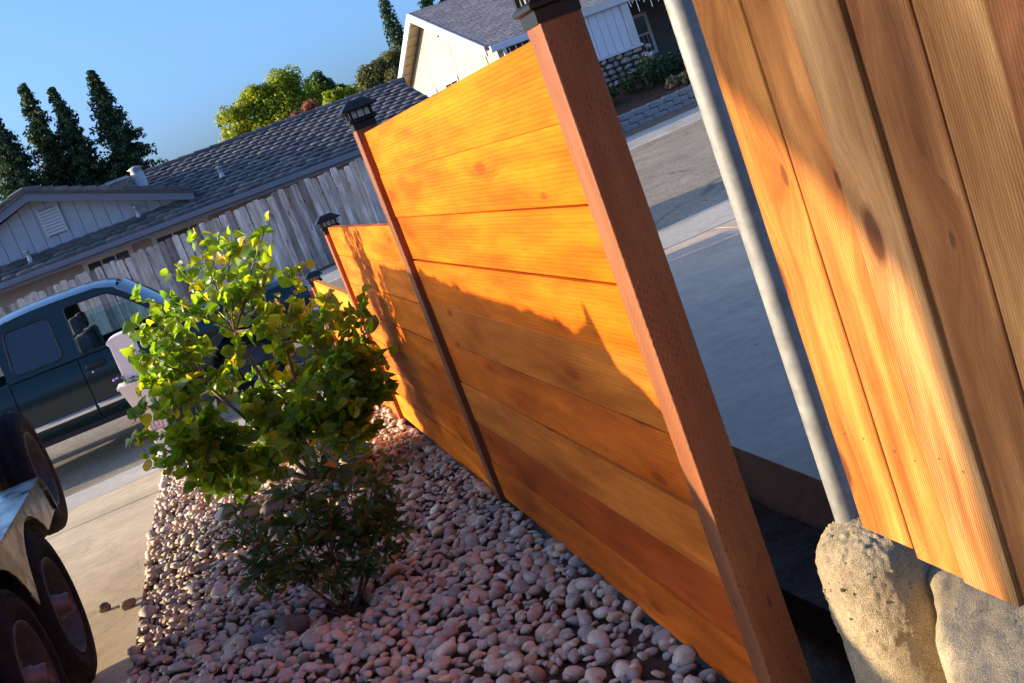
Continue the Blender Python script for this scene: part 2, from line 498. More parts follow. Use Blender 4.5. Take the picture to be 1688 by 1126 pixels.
# driveway and pavements: separate poured slabs on a base
def slabs(name, mat, xsplits, ysplits, gap=.012, thick=.12, nx=4, ny=8, jit=0.0):
    base = sheet(name, xsplits[0] + .02, xsplits[-1] - .02, ysplits[0] + .02, ysplits[-1] - .02, 12, 24, MAT['ditch'], -.035, .08)
    for i in range(len(xsplits) - 1):
        for j in range(len(ysplits) - 1):
            sheet('slab', xsplits[i] + gap / 2, xsplits[i + 1] - gap / 2, ysplits[j] + gap / 2, ysplits[j + 1] - gap / 2, nx, ny, mat, random.uniform(-.003, .003), thick, base)
    return base
slabs('driveway', MAT['drive'], [-5.2, -3.45, -1.66], [-9, -3, 0.4, 3.38, 6.2, 7.4])
slabs('near_sidewalk', MAT['walk'], [-24.8 + 1.55 * i for i in range(34)], [7.42, 8.70], nx=2, ny=4)
slabs('far_sidewalk', MAT['walk'], [-24.8 + 1.55 * i for i in range(34)], [20.74, 22.2], nx=2, ny=4)
slabs('neighbour_driveway', MAT['ndrive'], [.82, 3.6, 6.8], [-3.5, 1.0, 4.35, 7.4], thick=.3)
# low step beside the neighbour's slab, in the ditch
sheet('ditch_kerb', .50, .80, .55, 3.0, 4, 14, MAT['ditch'], -.20, .12, jit=.03)

# ------------------------------------------------------------------ horizontal board fence
PO = MAT['post']
fence = empty('board_fence', (0.02, 0, 0), 'orange stained fence of horizontal boards between brown posts beside the river rock bed', 'fence')
BH, BT = .184, .038
POSTS = [(-.028, 1.69), (2.44, 1.69), (4.86, 1.235), (7.24, .77)]
ROWC = [[(.66, .165, .004), (.66, .158, .004), (.67, .150, .004), (.68, .150, .006), (.60, .160, .018), (.72, .150, .013), (.78, .205, .026), (.58, .105, .014), (.70, .155, .016)],
        [(.78, .18, .010), (.74, .18, .016), (.74, .175, .015), (.72, .17, .015), (.66, .145, .015), (.76, .175, .015), (.80, .21, .015)],
        [(.78, .28, .03), (.72, .25, .03), (.68, .24, .03), (.6, .2, .03), (.6, .2, .03)]]
TOPS = [9 * BH, 1.26, .80]
for p in range(3):
    y0 = POSTS[p][0] + .042; y1 = POSTS[p + 1][0] - .042
    for k, c in enumerate(ROWC[p]):
        zt = TOPS[p] - k * BH; zb = zt - BH + random.uniform(.003, .008)
        dx = random.uniform(-.0025, .0025)
        bm = bmesh.new()
        addbox(bm, dx, BT + dx, y0, y1, zb, zt, .0012, 1)
        for v in bm.verts:
            v.co.z += .0025 * math.sin(v.co.y * 2.1 + k * 1.7) 
        bm_obj('board', bm, MAT['board'], fence, col=c)
for i, (y, zt) in enumerate(POSTS):
    z0 = -.45
    bm = bmesh.new()
    addbox(bm, -.026, .066, y - .046, y + .046, z0, zt, .004, 2)
    bm_obj('post', bm, PO, fence, col=[(.29, .10, .036), (.22, .075, .028), (.32, .105, .036), (.32, .105, .036)][i])

def lantern(y, z, label):
    cx = .0185
    r = empty('solar_post_light', (cx, y, z), label, 'lantern', 'solar lanterns on the fence posts')
    def frust(name, prof, mat, par=r):
        """square section frustum stack: (half, z)"""
        V = []; Fc = []
        for h, zz in prof:
            V += [(cx - h, y - h, z + zz), (cx + h, y - h, z + zz), (cx + h, y + h, z + zz), (cx - h, y + h, z + zz)]
        m = len(prof)
        for i in range(m - 1):
            for k in range(4):
                a = i * 4 + k; b_ = i * 4 + (k + 1) % 4
                Fc.append((a, b_, b_ + 4, a + 4))
        Fc.append((3, 2, 1, 0)); t = (m - 1) * 4; Fc.append((t, t + 1, t + 2, t + 3))
        return mk(name, V, Fc, mat, par)
    frust('base', [(.048, -.016), (.048, .010), (.058, .015), (.058, .023), (.050, .030)], MAT['black'])
    lens = frust('lens', [(.040, .030), (.040, .060)], MAT['lens'])
    for sx in (-1, 1):
        for sy in (-1, 1):
            box('corner_bar', cx + sx * .043 - .006, cx + sx * .043 + .006, y + sy * .043 - .006, y + sy * .043 + .006, z + .027, z + .063, MAT['black'], r)
    for sx, sy in ((1, 0), (-1, 0), (0, 1), (0, -1)):
        for off in (-.015, .015):
            ax, ay = (cx + sx * .0425, y + off) if sx else (cx + off, y + sy * .0425)
            box('pane_bar', ax - .0025, ax + .0025, ay - .0025, ay + .0025, z + .029, z + .062, MAT['black'], r)
    roof = frust('roof', [(.060, .060), (.077, .064), (.077, .068), (.040, .098), (.036, .100)], MAT['black'])
    frust('solar_panel', [(.031, .0995), (.031, .1025)], MAT['solar'], roof)
for (y, z), lb in zip(POSTS, ['black solar lantern cap on the nearest and widest fence post, cut by the photo top',
                              'black solar lantern cap on the second fence post, against the tiled roof',
                              'black solar lantern cap on the third fence post, against the grey pickets',
                              'smallest black solar lantern cap on the farthest fence post by the truck']):
    lantern(y, z, lb)

# ------------------------------------------------------------------ river rock bed
def icosphere(sub):
    bm = bmesh.new(); bmesh.ops.create_icosphere(bm, subdivisions=sub, radius=1.0)
    bm.verts.ensure_lookup_table()
    V = np.array([v.co[:] for v in bm.verts]); Fc = np.array([[v.index for v in f.verts] for f in bm.faces]); bm.free()
    return V, Fc
def pebble_variant(V, seed, amp=.16):
    out = []
    for p in V:
        n = mnoise.noise((p[0] * .9 + seed * 3.1, p[1] * .9 + seed, p[2] * .9 - seed)) * amp * 1.7 + mnoise.noise((p[0] * 2 + seed, p[1] * 2, p[2] * 2 + seed * 2)) * amp * .45
        q = p * (1 + n)
        q = np.sign(q) * np.abs(q) ** .92
        out.append(q)
    out = np.array(out)
    rg = np.random.default_rng(int(seed * 13) + 5)
    for _ in range(5):                      # worn flats
        nn = rg.normal(size=3); nn /= np.linalg.norm(nn); d = rg.uniform(.55, .85)
        t = out @ nn - d
        out = out - np.outer(np.maximum(t, 0) * .85, nn)
    return out
IV1, IF1 = icosphere(2)      # 80*... fine
IV0, IF0 = icosphere(1)
VAR_HI = [pebble_variant(IV1, s) for s in range(10)]
IVm, IFm = icosphere(2)
def bedz(x, y):
    z = float(zg(x, y)) - .035
    z += .03 * mnoise.noise((x * 1.3, y * 1.1, 4.0)) + .02
    d2 = ((x + .80) ** 2 + (y - 2.12) ** 2); z -= .07 * math.exp(-d2 / .03)
    d3 = ((x + .62) ** 2 + (y - 4.1) ** 2); z += .05 * math.exp(-d3 / .15)
    return z
bed = sheet('rock_bed', -1.655, -.001, -1.2, 7.38, 20, 90, MAT['soil'], 0, .12, zf=lambda x, y: bedz(x, y) - .012)
# positions by dart throwing
cell = .05; grid = {}
stones = []
def try_place(x, y, r, k):
    gx, gy = int(x / cell), int(y / cell)
    for i in range(-2, 3):
        for j in range(-2, 3):
            for (X, Y, R) in grid.get((gx + i, gy + j), ()):
                if (X - x) ** 2 + (Y - y) ** 2 < ((R + r) * k) ** 2: return False
    grid.setdefault((gx, gy), []).append((x, y, r)); return True
for pas, (num, k, zo) in enumerate(((26000, .80, 0.0), (17000, .56, .016))):
    if pas: pass
    for _ in range(num):
        x = random.uniform(-1.66, -.012); y = random.uniform(-.7, 7.3)
        r = random.choice((.012, .016, .019, .022, .025, .028, .032, .038)) * random.uniform(.85, 1.15)
        if (x + .21) ** 2 + (y - .62) ** 2 < .035 and random.random() < .75: continue
        if (x + .80) ** 2 + (y - 2.12) ** 2 < .012: continue
        if try_place(x, y, r, k): stones.append((x, y, r, bedz(x, y) + zo + random.uniform(-.006, .008)))
def rot_euler(a, b_, c):
    return np.array(Matrix.Rotation(c, 3, 'Z') @ Matrix.Rotation(b_, 3, 'Y') @ Matrix.Rotation(a, 3, 'X'))
camv = np.array(CAM)
st = sorted(stones, key=lambda s: -(s[2] / ((s[0] - CAM.x) ** 2 + (s[1] - CAM.y) ** 2 + 2.3) ** .5) if (s[1] > .15 + (-.3 - s[0]) * -.0 and s[1] > 1.0 - (s[0] + .2) * 1.15 - .35) else 0)
near = st[:290]; rest = st[290:]
pmesh = [mesh_of('pebble', v, IF1, True) for v in VAR_HI]
for m_ in pmesh: m_.materials.append(MAT['peb'])
for i, (x, y, r, z) in enumerate(near):
    o = bpy.data.objects.new('pebble', pmesh[i % 10]); COL.objects.link(o)
    el = random.uniform(1.0, 1.5)
    o.location = Vector((x, y, z + r * .25)) - WLOC[bed.name]
    o.scale = (r * el, r * random.uniform(.85, 1.05), r * random.uniform(.55, .8))
    o.rotation_euler = (random.gauss(0, .3), random.gauss(0, .3), random.uniform(0, 6.3)); o.parent = bed
def merged_stones(name, lst, parent):
    Vs = []; Fs = []; att = []; off = 0
    for i, (x, y, r, z) in enumerate(lst):
        dist = math.hypot(x - CAM.x, y - CAM.y)
        if dist < 4.6: bv, bf = VAR_HI[i % 10], IF1
        else: bv, bf = VAR_LO[i % 10], IF0
        el = random.uniform(1.0, 1.55)
        v = bv * np.array([r * el, r * random.uniform(.78, 1.05), r * random.uniform(.42, .72)])
        v = v @ rot_euler(random.gauss(0, .3), random.gauss(0, .3), random.uniform(0, 6.3)).T + np.array([x, y, z + r * .25])
        Vs.append(v); Fs.append(bf + off); off += len(v); att.append(np.full(len(v), random.random()))
    V = np.concatenate(Vs); Fc = np.concatenate(Fs); A = np.concatenate(att)
    me = bpy.data.meshes.new(name)
    c = V.mean(0)
    me.vertices.add(len(V)); me.vertices.foreach_set('co', (V - c).ravel())
    me.loops.add(len(Fc) * 3); me.loops.foreach_set('vertex_index', Fc.ravel().astype(np.int32))
    me.polygons.add(len(Fc)); me.polygons.foreach_set('loop_start', np.arange(0, len(Fc) * 3, 3, dtype=np.int32))
    me.polygons.foreach_set('use_smooth', np.ones(len(Fc), bool))
    at = me.attributes.new('rnd', 'FLOAT', 'POINT'); at.data.foreach_set('value', A)
    me.update(calc_edges=True); me.validate()
    return link(name, me, c, MAT['pebs'], parent)
VAR_LO = [pebble_variant(IV0, s + 20) for s in range(10)]
merged_stones('pebbles', rest, bed)['kind'] = 'stuff'
print('stones', len(stones))

def rock(name, x, y, z, sx, sy, sz, col, label, group=None, seed=1, rz=0.0):
    v = pebble_variant(icosphere(3)[0], seed, .2) * np.array([sx, sy, sz])
    f = icosphere(3)[1]
    c, s = math.cos(rz), math.sin(rz); v = v @ np.array([[c, s, 0], [-s, c, 0], [0, 0, 1]])
    o = mk(name, v + np.array([x, y, z]), f, MAT['rockc'], None, True, col)
    return tag(o, label, 'stone', group)
b = NB('rock'); v_ = b.obj(); n_ = b.noise(v_, 9, 5, .65); n2_ = b.noise(v_, 70, 3, .6)
f_ = b.math('MULTIPLY', b.mapr(n_, .3, .7, .7, 1.25), b.mapr(n2_, .3, .7, .85, 1.15))
b.col(b.mix(1.0, b.info('Color'), b.comb(f_, f_, f_), 'MULTIPLY')); b.rough(.8); b.spec(.25); b.bump(b.math('ADD', n_, n2_), .3, .01)
MAT['rockc'] = b.m
rock('large_stone', -1.08, 3.98, .03, .085, .065, .05, (.33, .27, .22), 'large rounded tan stone at the edge of the sunlit rocks below the redbud', seed=3, rz=.4)
rock('large_stone', -1.19, 4.22, .02, .07, .055, .04, (.27, .25, .24), 'large grey stone behind the rounded tan one below the redbud', seed=5)
rock('large_stone', -.94, 3.86, .02, .075, .055, .045, (.25, .22, .21), 'large flat mauve stone between the two leafy shrubs', seed=8, rz=.2)
rock('boulder', -.52, 4.15, .08, .10, .09, .09, (.62, .52, .36), 'bright cream boulder in sun under the redbud beside the fence', seed=11)
rock('boulder', -.66, 4.30, .08, .08, .08, .09, (.60, .52, .38), 'pale angular boulder behind the redbud stem', seed=14, rz=1.1)
rock('boulder', -.42, 3.98, .06, .11, .07, .055, (.60, .50, .36), 'flat cream boulder nearest the fence under the redbud', seed=17, rz=.5)
rock('dark_stone', -1.0, 2.06, .01, .075, .06, .055, (.13, .11, .10), 'smooth dark brown round stone at the foot of the small shrub', seed=21)
rock('dark_stone', -1.12, 2.1, .0, .055, .045, .04, (.17, .17, .18), 'grey flecked stone left of the dark round one below the small shrub', seed=24)
rock('loose_stone', -1.85, 3.49, float(zg(-1.85, 3.49)) + .017, .032, .028, .027, (.20, .14, .11), 'small brown stone lying loose on the driveway, farther from the rocks', 'loose stones on the driveway', seed=31)
rock('loose_stone', -1.72, 3.36, float(zg(-1.72, 3.36)) + .018, .036, .03, .028, (.24, .18, .13), 'small tan stone lying loose on the driveway at the edge of the rocks', 'loose stones on the driveway', seed=33)

# ------------------------------------------------------------------ shrubs
def leaf_mesh(name, outline, cup=.18, droop=.15, rnd=None, fold=.0):
    """outline: half outline (t along, w half width), fan of quads either side of the midrib"""
    V = []; Fc = []
    n = len(outline)
    for t, w in outline:
        zc = -droop * t * t
        V += [(0, t, zc), (-w, t - .10 * w, zc + cup * w), (w, t - .10 * w, zc + cup * w)]
    for i in range(n - 1):
        a = i * 3; c = a + 3
        Fc += [(a, c, c + 1, a + 1), (a, a + 2, c + 2, c)]
    return np.array(V), Fc
ROUND = [(-.10, .22), (.02, .40), (.22, .52), (.45, .52), (.68, .40), (.86, .20), (.97, .02)]
LANCE = [(0, .01), (.15, .10), (.4, .19), (.62, .18), (.82, .10), (1.0, .005)]
def leaf_var(outline, n, cup, droop):
    out = []
    for i in range(n):
        out.append(leaf_mesh('leaf', [(t, w * random.uniform(.9, 1.1)) for t, w in outline], cup * random.uniform(.2, 1.6), droop * random.uniform(-.3, 1.8)))
    return out
def frame_from(d, up, roll=0.0):
    d = d.normalized(); x = d.cross(up)
    if x.length < 1e-4: x = d.orthogonal()
    x.normalize(); z = x.cross(d)
    return Matrix((x, d, z)).transposed() @ Matrix.Rotation(roll, 3, 'Y')

def bez(a, b_, lift, n=9, wob=.03):
    a = Vector(a); b_ = Vector(b_)
    m = a.lerp(b_, .5) + Vector((random.uniform(-wob, wob), random.uniform(-wob, wob), lift))
    out = []
    for i in range(n):
        t = i / (n - 1)
        out.append(a * (1 - t) ** 2 + m * (2 * t * (1 - t)) + b_ * t * t)
    return out

def shrub(name, label, base, tips, leafvars, lmat, smat, size, per, stems, side=.09, spread=1.0, stuffname='foliage', xmax=None, top_n=300, petiole=.3, upbias=.3, start=.3):
    root = empty(name, base, label, 'shrub')
    B = Vector(base)
    Vs = []; Fs = []; off = 0
    leaves = []
    forks = [B + Vector(s) for s in stems]
    for f in forks:
        v, fc = tube_vf(bez(B, f, 0, 7, .03), [.016 * spread * (1 - .5 * i / 6) for i in range(7)], 7)
        Vs += [tuple(p) for p in v]; Fs += [tuple(k + off for k in q) for q in fc]; off += len(v)
    for tip in tips:
        T = Vector(tip)
        f = min(forks, key=lambda q: (q - T).length + random.uniform(0, .25))
        path = bez(f, T, .05 + .08 * random.random(), 10, .06)
        v, fc = tube_vf(path, [.0062 * spread * (1 - .75 * i / 9) for i in range(10)], 5)
        Vs += [tuple(p) for p in v]; Fs += [tuple(k + off for k in q) for q in fc]; off += len(v)
        def leaf_at(p, d, s):
            o = Vector((random.gauss(0, 1), random.gauss(0, 1), random.gauss(0, .6) + upbias))
            o = (o - d * o.dot(d) * .6); o.normalize()
            dirn = (o + d * random.uniform(.0, .6) + Vector((0, 0, -.15))).normalized()
            q = p + o * petiole * s
            if xmax is not None and q.x > xmax: q.x = xmax - random.uniform(0, .04)
            nrm = Vector((random.gauss(-.55, .55), random.gauss(-.2, .5), random.uniform(.1, .9)))
            leaves.append((q, frame_from(dirn, nrm.normalized(), random.gauss(0, .4)), s))
        n = per if T.z - B.z < 1.1 else int(per * .62)
        for i in range(n):
            t = start + (1 - start) * (i + random.random()) / n
            k = min(int(t * 9), 8); u = t * 9 - k
            p = path[k].lerp(path[k + 1], u); d = (path[k + 1] - path[k]).normalized()
            leaf_at(p, d, size * random.uniform(.7, 1.15))
        # side twigs
        for j in range(4):
            k = random.randint(4, 8); p = path[k]; d = (path[k + 1] - path[k]).normalized()
            e = p + (d * .5 + Vector((random.gauss(0, 1), random.gauss(0, 1), random.gauss(.2, .6)))).normalized() * side * random.uniform(.6, 1.3)
            v, fc = tube_vf([p, p.lerp(e, .5) + Vector((0, 0, .01)), e], [.0028, .002, .0012], 4)
            Vs += [tuple(q) for q in v]; Fs += [tuple(q2 + off for q2 in q) for q in fc]; off += len(v)
            for i in range(max(2, per // 5)):
                leaf_at(p.lerp(e, random.uniform(.3, 1.05)), (e - p).normalized(), size * random.uniform(.6, 1.05))
    mk('stem', Vs, Fs, smat, root, True)
    # the leaves that show largest are objects of their own, the rest one mesh
    leaves.sort(key=lambda l: -l[2] / (l[0] - CAM).length)
    lm = []
    for V, Fc in leafvars:
        me = mesh_of('leaf', V, Fc, True); me.materials.append(lmat); lm.append(me)
    for i, (p, R, s) in enumerate(leaves[:top_n]):
        o = bpy.data.objects.new('leaf', lm[i % len(lm)]); COL.objects.link(o)
        o.parent = root
        o.matrix_local = Matrix.Translation(p - B) @ R.to_4x4() @ Matrix.Scale(s, 4)
    V2 = []; F2 = []; A2 = []; off = 0
    for i, (p, R, s) in enumerate(leaves[top_n:]):
        V, Fc = leafvars[i % len(leafvars)]
        v = (V * s) @ np.array(R).T + np.array(p)
        V2.append(v); F2 += [tuple(k + off for k in q) for q in Fc]; off += len(v); A2 += [random.random()] * len(v)
    if V2:
        o = mk(stuffname, np.concatenate(V2), F2, lmat, root, True)
        at = o.data.attributes.new('rnd', 'FLOAT', 'POINT'); at.data.foreach_set('value', A2)
        o['kind'] = 'stuff'
    print(name, 'leaves', len(leaves))
    return root

BIG = [(-0.35, 4.09, 1.44), (-0.77, 4.18, 1.49), (-0.68, 4.22, 1.4), (-0.56, 4.34, 1.4), (-0.26, 4.18, 1.14), (-0.9, 4.32, 1.33), (-1.22, 3.64, 1.25), (-1.18, 3.97, 1.32), (-1.22, 4.34, 1.06), (-1.04, 4.11, 1.25), (-0.95, 4.3, 0.95), (-1.27, 3.71, 1.01), (-1.29, 3.98, 0.87), (-1.39, 3.81, 0.75), (-1.47, 4.03, 0.62), (-1.45, 4.06, 0.43), (-1.32, 3.63, 0.44), (-1.26, 3.78, 0.29), (-1.13, 3.83, 0.18), (-1.21, 4.32, 0.12), (-0.69, 4.2, 0.65), (-0.56, 3.74, 0.84), (-0.36, 4.23, 0.89), (-0.27, 3.73, 0.95), (-0.17, 4.09, 0.78), (-0.09, 3.72, 0.85), (-0.08, 3.62, 0.73), (-0.09, 4.28, 0.48), (-0.11, 3.78, 0.38), (-0.21, 3.78, 0.36), (-0.31, 4.37, 0.21), (-0.3, 4.28, 0.12), (-0.64, 3.84, 0.31), (-0.79, 4.35, 0.23), (-0.84, 4.03, 0.57), (-0.94, 4.14, 0.68), (-1.09, 3.78, 0.72), (-0.62, 4.34, 0.43), (-0.43, 4.14, 0.54), (-0.76, 4.35, 0.92), (-0.57, 4.3, 1.02), (-0.62, 3.85, 1.19), (-0.28, 3.89, 0.58), (-0.51, 3.75, 1.19), (-0.47, 3.73, 1.35), (-0.43, 3.67, 1.27), (-1.02, 3.85, 1.03), (-1.14, 4.08, 0.84), (-1.23, 3.62, 0.61), (-1.15, 4.14, 0.41), (-0.99, 3.88, 0.31), (-1.04, 3.86, 0.59), (-0.3, 4.24, 0.69), (-0.18, 3.99, 0.63), (-0.18, 3.86, 0.5), (-0.37, 3.99, 0.42), (-0.55, 4.16, 0.66), (-1.1, 3.66, 1.15), (-1.28, 4.36, 0.8), (-1.25, 3.64, 0.72), (-0.78, 4.19, 0.42), (-0.96, 4.26, 1.11)]
BIG += [(x + random.uniform(-.09, .09), y - random.uniform(0, .2), max(.12, z + random.uniform(-.1, .08))) for x, y, z in BIG if z < .6 and x > -1.0]
BIG += [(-1.18, 3.65, 0.35), (-1.06, 3.77, 0.32), (-0.97, 3.7, 0.21), (-0.84, 3.79, 0.19), (-0.7, 3.8, 0.2), (-0.57, 3.58, 0.26), (-0.82, 3.56, 0.37), (-0.94, 3.88, 0.43), (-0.57, 3.65, 0.38), (-0.46, 3.64, 0.34), (-1.05, 3.95, 0.47), (-0.68, 3.74, 0.42), (-1.19, 3.88, 0.4), (-1.23, 3.74, 0.52), (-0.84, 3.81, 0.51), (-0.92, 3.61, 0.68), (-1.17, 3.8, 0.69), (-0.87, 3.9, 0.26), (-0.29, 3.76, 0.45), (-0.14, 3.85, 0.52), (-0.34, 3.82, 0.57), (-0.57, 3.58, 0.57), (-1.05, 3.85, 0.12), (-1.2, 3.79, 0.22)]
BIG += [(-.62 + .03 * i + random.uniform(-.08, .08), random.uniform(3.45, 3.8), random.uniform(.16, .5)) for i in range(14)]
SMALL = [(-0.68, 1.95, 0.63), (-0.51, 2.22, 0.52), (-0.43, 2.07, 0.45), (-0.44, 2.15, 0.27), (-0.5, 1.94, 0.19), (-0.57, 1.96, 0.13), (-0.86, 2.01, 0.58), (-1.03, 2.28, 0.49), (-1.07, 2.01, 0.43), (-1.05, 2.21, 0.26), (-1.09, 2.27, 0.16), (-1.03, 2.28, 0.08), (-0.68, 2.06, 0.08), (-0.69, 2.07, 0.43), (-0.66, 2.13, 0.22), (-0.82, 2.22, 0.28), (-0.91, 1.98, 0.25), (-0.77, 2.21, 0.1), (-0.87, 2.23, 0.37), (-0.5, 2.25, 0.36), (-0.61, 1.95, 0.55), (-0.96, 2.28, 0.37), (-0.58, 1.97, 0.3), (-0.81, 2.06, 0.52), (-0.69, 2.16, 0.28), (-0.65, 2.27, 0.12), (-0.96, 2.06, 0.33), (-0.77, 2.27, 0.37), (-0.54, 2.14, 0.22), (-0.85, 2.05, 0.12), (-0.78, 2.05, 0.08)]
MAT['redbud'] = m_leaf('redbud_leaf', (.085, .18, .014), (.20, .30, .018), (.48, .39, .02), .56, .36)
MAT['laurel'] = m_leaf('glossy_leaf', (.045, .085, .018), (.08, .115, .026), (.30, .19, .06), .35, .34)
MAT['bark'] = simple('bark', (.17, .12, .09), .85, 0, .35, 30, .5)
MAT['twig'] = simple('reddish_twig', (.10, .055, .035), .8, 0, .3, 40)
shrub('redbud_shrub', 'bushy shrub with round sunlit yellow green leaves standing in the river rocks', (-.66, 4.06, bedz(-.66, 4.06)),
      BIG, leaf_var(ROUND, 10, .75, .5), MAT['redbud'], MAT['bark'], .062, 19,
      [(-.05, -.02, .35), (-.30, .05, .22), (.22, -.05, .25), (.02, .05, .55), (-.42, -.05, .45), (.12, .02, .80), (-.1, 0, .95), (.3, 0, .5), (-.35, .0, .75)], .10, 1.0, xmax=-.035)
shrub('small_evergreen_shrub', 'low dark glossy shrub with narrow leaves in the shaded river rocks', (-.80, 2.10, bedz(-.80, 2.1)),
      SMALL, leaf_var(LANCE, 6, .5, .25), MAT['laurel'], MAT['twig'], .064, 24,
      [(0, 0, .12), (-.12, .05, .10), (.12, 0, .12), (.03, -.03, .25), (-.1, -.03, .22), (.15, .03, .22)], .06, .6, xmax=-.03, start=.25, petiole=.15)

# ------------------------------------------------------------------ cedar fence, steel post and footing on the right
cf = empty('cedar_fence', (.128, -.8, .54), 'tall fence of rough vertical cedar boards, half in sun, at the right edge', 'fence')
XC = .1276
ye = [-.405, -.560, -.689, -.824, -.958, -1.093, -1.226, -1.360, -1.493]
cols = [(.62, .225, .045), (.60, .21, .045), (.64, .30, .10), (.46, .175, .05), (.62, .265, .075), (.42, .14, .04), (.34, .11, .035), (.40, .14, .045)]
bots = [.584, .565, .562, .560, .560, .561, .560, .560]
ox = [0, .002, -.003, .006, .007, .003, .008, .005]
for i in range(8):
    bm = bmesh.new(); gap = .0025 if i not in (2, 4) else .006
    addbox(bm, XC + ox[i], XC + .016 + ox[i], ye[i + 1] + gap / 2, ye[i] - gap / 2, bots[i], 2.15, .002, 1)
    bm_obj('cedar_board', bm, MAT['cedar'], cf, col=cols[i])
bm = bmesh.new(); addbox(bm, XC + .019, XC + .035, -.49, -.373, .607, 2.15, .002, 1); bm_obj('backing_board', bm, MAT['cedar'], cf, col=(.70, .46, .22))
for z in (.62, 1.85):
    bm = bmesh.new(); addbox(bm, XC + .037, XC + .075, -1.49, -.42, z + .12, z + .209, .002); bm_obj('rail', bm, MAT['cedar'], cf, col=(.4, .24, .1))
MAT['galv_nail'] = simple('nail_steel', (.16, .13, .10), .5, .6)
for i in range(8):
    for z in (.79, 1.98):
        for dy in (.3, .7):
            yy = ye[i] + (ye[i + 1] - ye[i]) * dy
            V, Fc = lathe_vf([(.0022, 0), (.0022, -.0008), (0, -.001)], 'x', (XC + ox[i], yy, z + random.uniform(-.015, .015)), 8)
            mk('nail', V, Fc, MAT['galv_nail'], cf)
b = NB('galvanised_steel'); v_ = b.obj()
n_ = b.noise(v_, 30, 4, .6); vo = b.voro(v_, 60)
n3_ = b.noise(b.vmath('MULTIPLY', v_, (1, 1, .15)), 40, 3)
f_ = b.math('MULTIPLY', b.mapr(n_, .3, .7, .75, 1.2), b.mapr(n3_, .3, .7, .82, 1.15))
b.col(b.mix(b.mapr(b.noise(v_, 7, 4, .7), .5, .7, 0, .5), b.mix(1.0, (.26, .255, .235), b.comb(f_, f_, f_), 'MULTIPLY'), (.17, .165, .15))); b.metal(.1); b.rough(b.mapr(n_, .3, .7, .5, .7)); b.bump(n_, .06, .002)
MAT['galv'] = b.m
PX, PYY = .205, -.203
tag(mk('steel_fence_post', *lathe_vf([(.0, 2.2), (.0258, 2.2), (.0258, .45), (0, .45)], 'z', (PX, PYY, 0), 40), MAT['galv'], None, True), 'round galvanised steel post set in a lump of concrete', 'post')
autosmooth(bpy.data.objects['steel_fence_post'], 60)

def footing():
    prof = [(.0, .352), (.033, .350), (.06, .345), (.085, .335), (.105, .318), (.122, .29), (.131, .25), (.134, .20), (.134, .14), (.130, .10), (.125, .07), (.126, .03), (.127, -.05), (.125, -.15), (.127, -.3), (.13, -.75)]
    fine = []
    for i in range(len(prof) - 1):
        for k in range(5):
            t = k / 5; fine.append((prof[i][0] * (1 - t) + prof[i + 1][0] * t, prof[i][1] * (1 - t) + prof[i + 1][1] * t))
    fine.append(prof[-1])
    V, Fc = lathe_vf(fine, 'z', (0, 0, 0), 160)
    out = []
    for p in V:
        r = math.hypot(p[0], p[1]); rough = 1.0 if p[2] > .08 else .35
        q = Vector(p)
        d = mnoise.noise(q * 9) * .005 + (mnoise.noise(q * 28) * .003 + mnoise.noise(q * 75) * .0034 + mnoise.noise(q * 150) * .002 + max(0, mnoise.noise(q * 60 + Vector((5, 0, 0))) - .25) * .012) * rough
        if r > .005:
            k = (r + d) / r
            out.append((p[0] * k, p[1] * k, p[2] + d * .6 * (p[2] > .2)))
        else: out.append((p[0], p[1], p[2]))
    V = np.array(out) * .86 + np.array([PX + .004, PYY - .038, .2158])
    o = tag(mk('concrete_footing', V, Fc, MAT['foot'], None, True), 'rough round lump of concrete holding the steel post', 'footing')
    bv, bf = icosphere(1); Vs = []; Fs = []; off = 0
    cand = [p for p in V if p[2] > .31]
    for i in range(110):
        p = random.choice(cand); r = random.choice((.0018, .0025, .0032, .004, .0055)) * random.uniform(.8, 1.2)
        v = pebble_variant(bv, i % 9, .3) * r * np.array([1.2, 1, .8]); v = v @ rot_euler(random.random() * 6, random.random() * 6, 0).T + p
        Vs.append(v); Fs += [tuple(q + off for q in f) for f in bf.tolist()]; off += len(v)
    mk('aggregate', np.concatenate(Vs) - np.array([0, 0, .0012]), Fs, MAT['foot'], o, False)['kind'] = 'stuff'
    return o
footing()

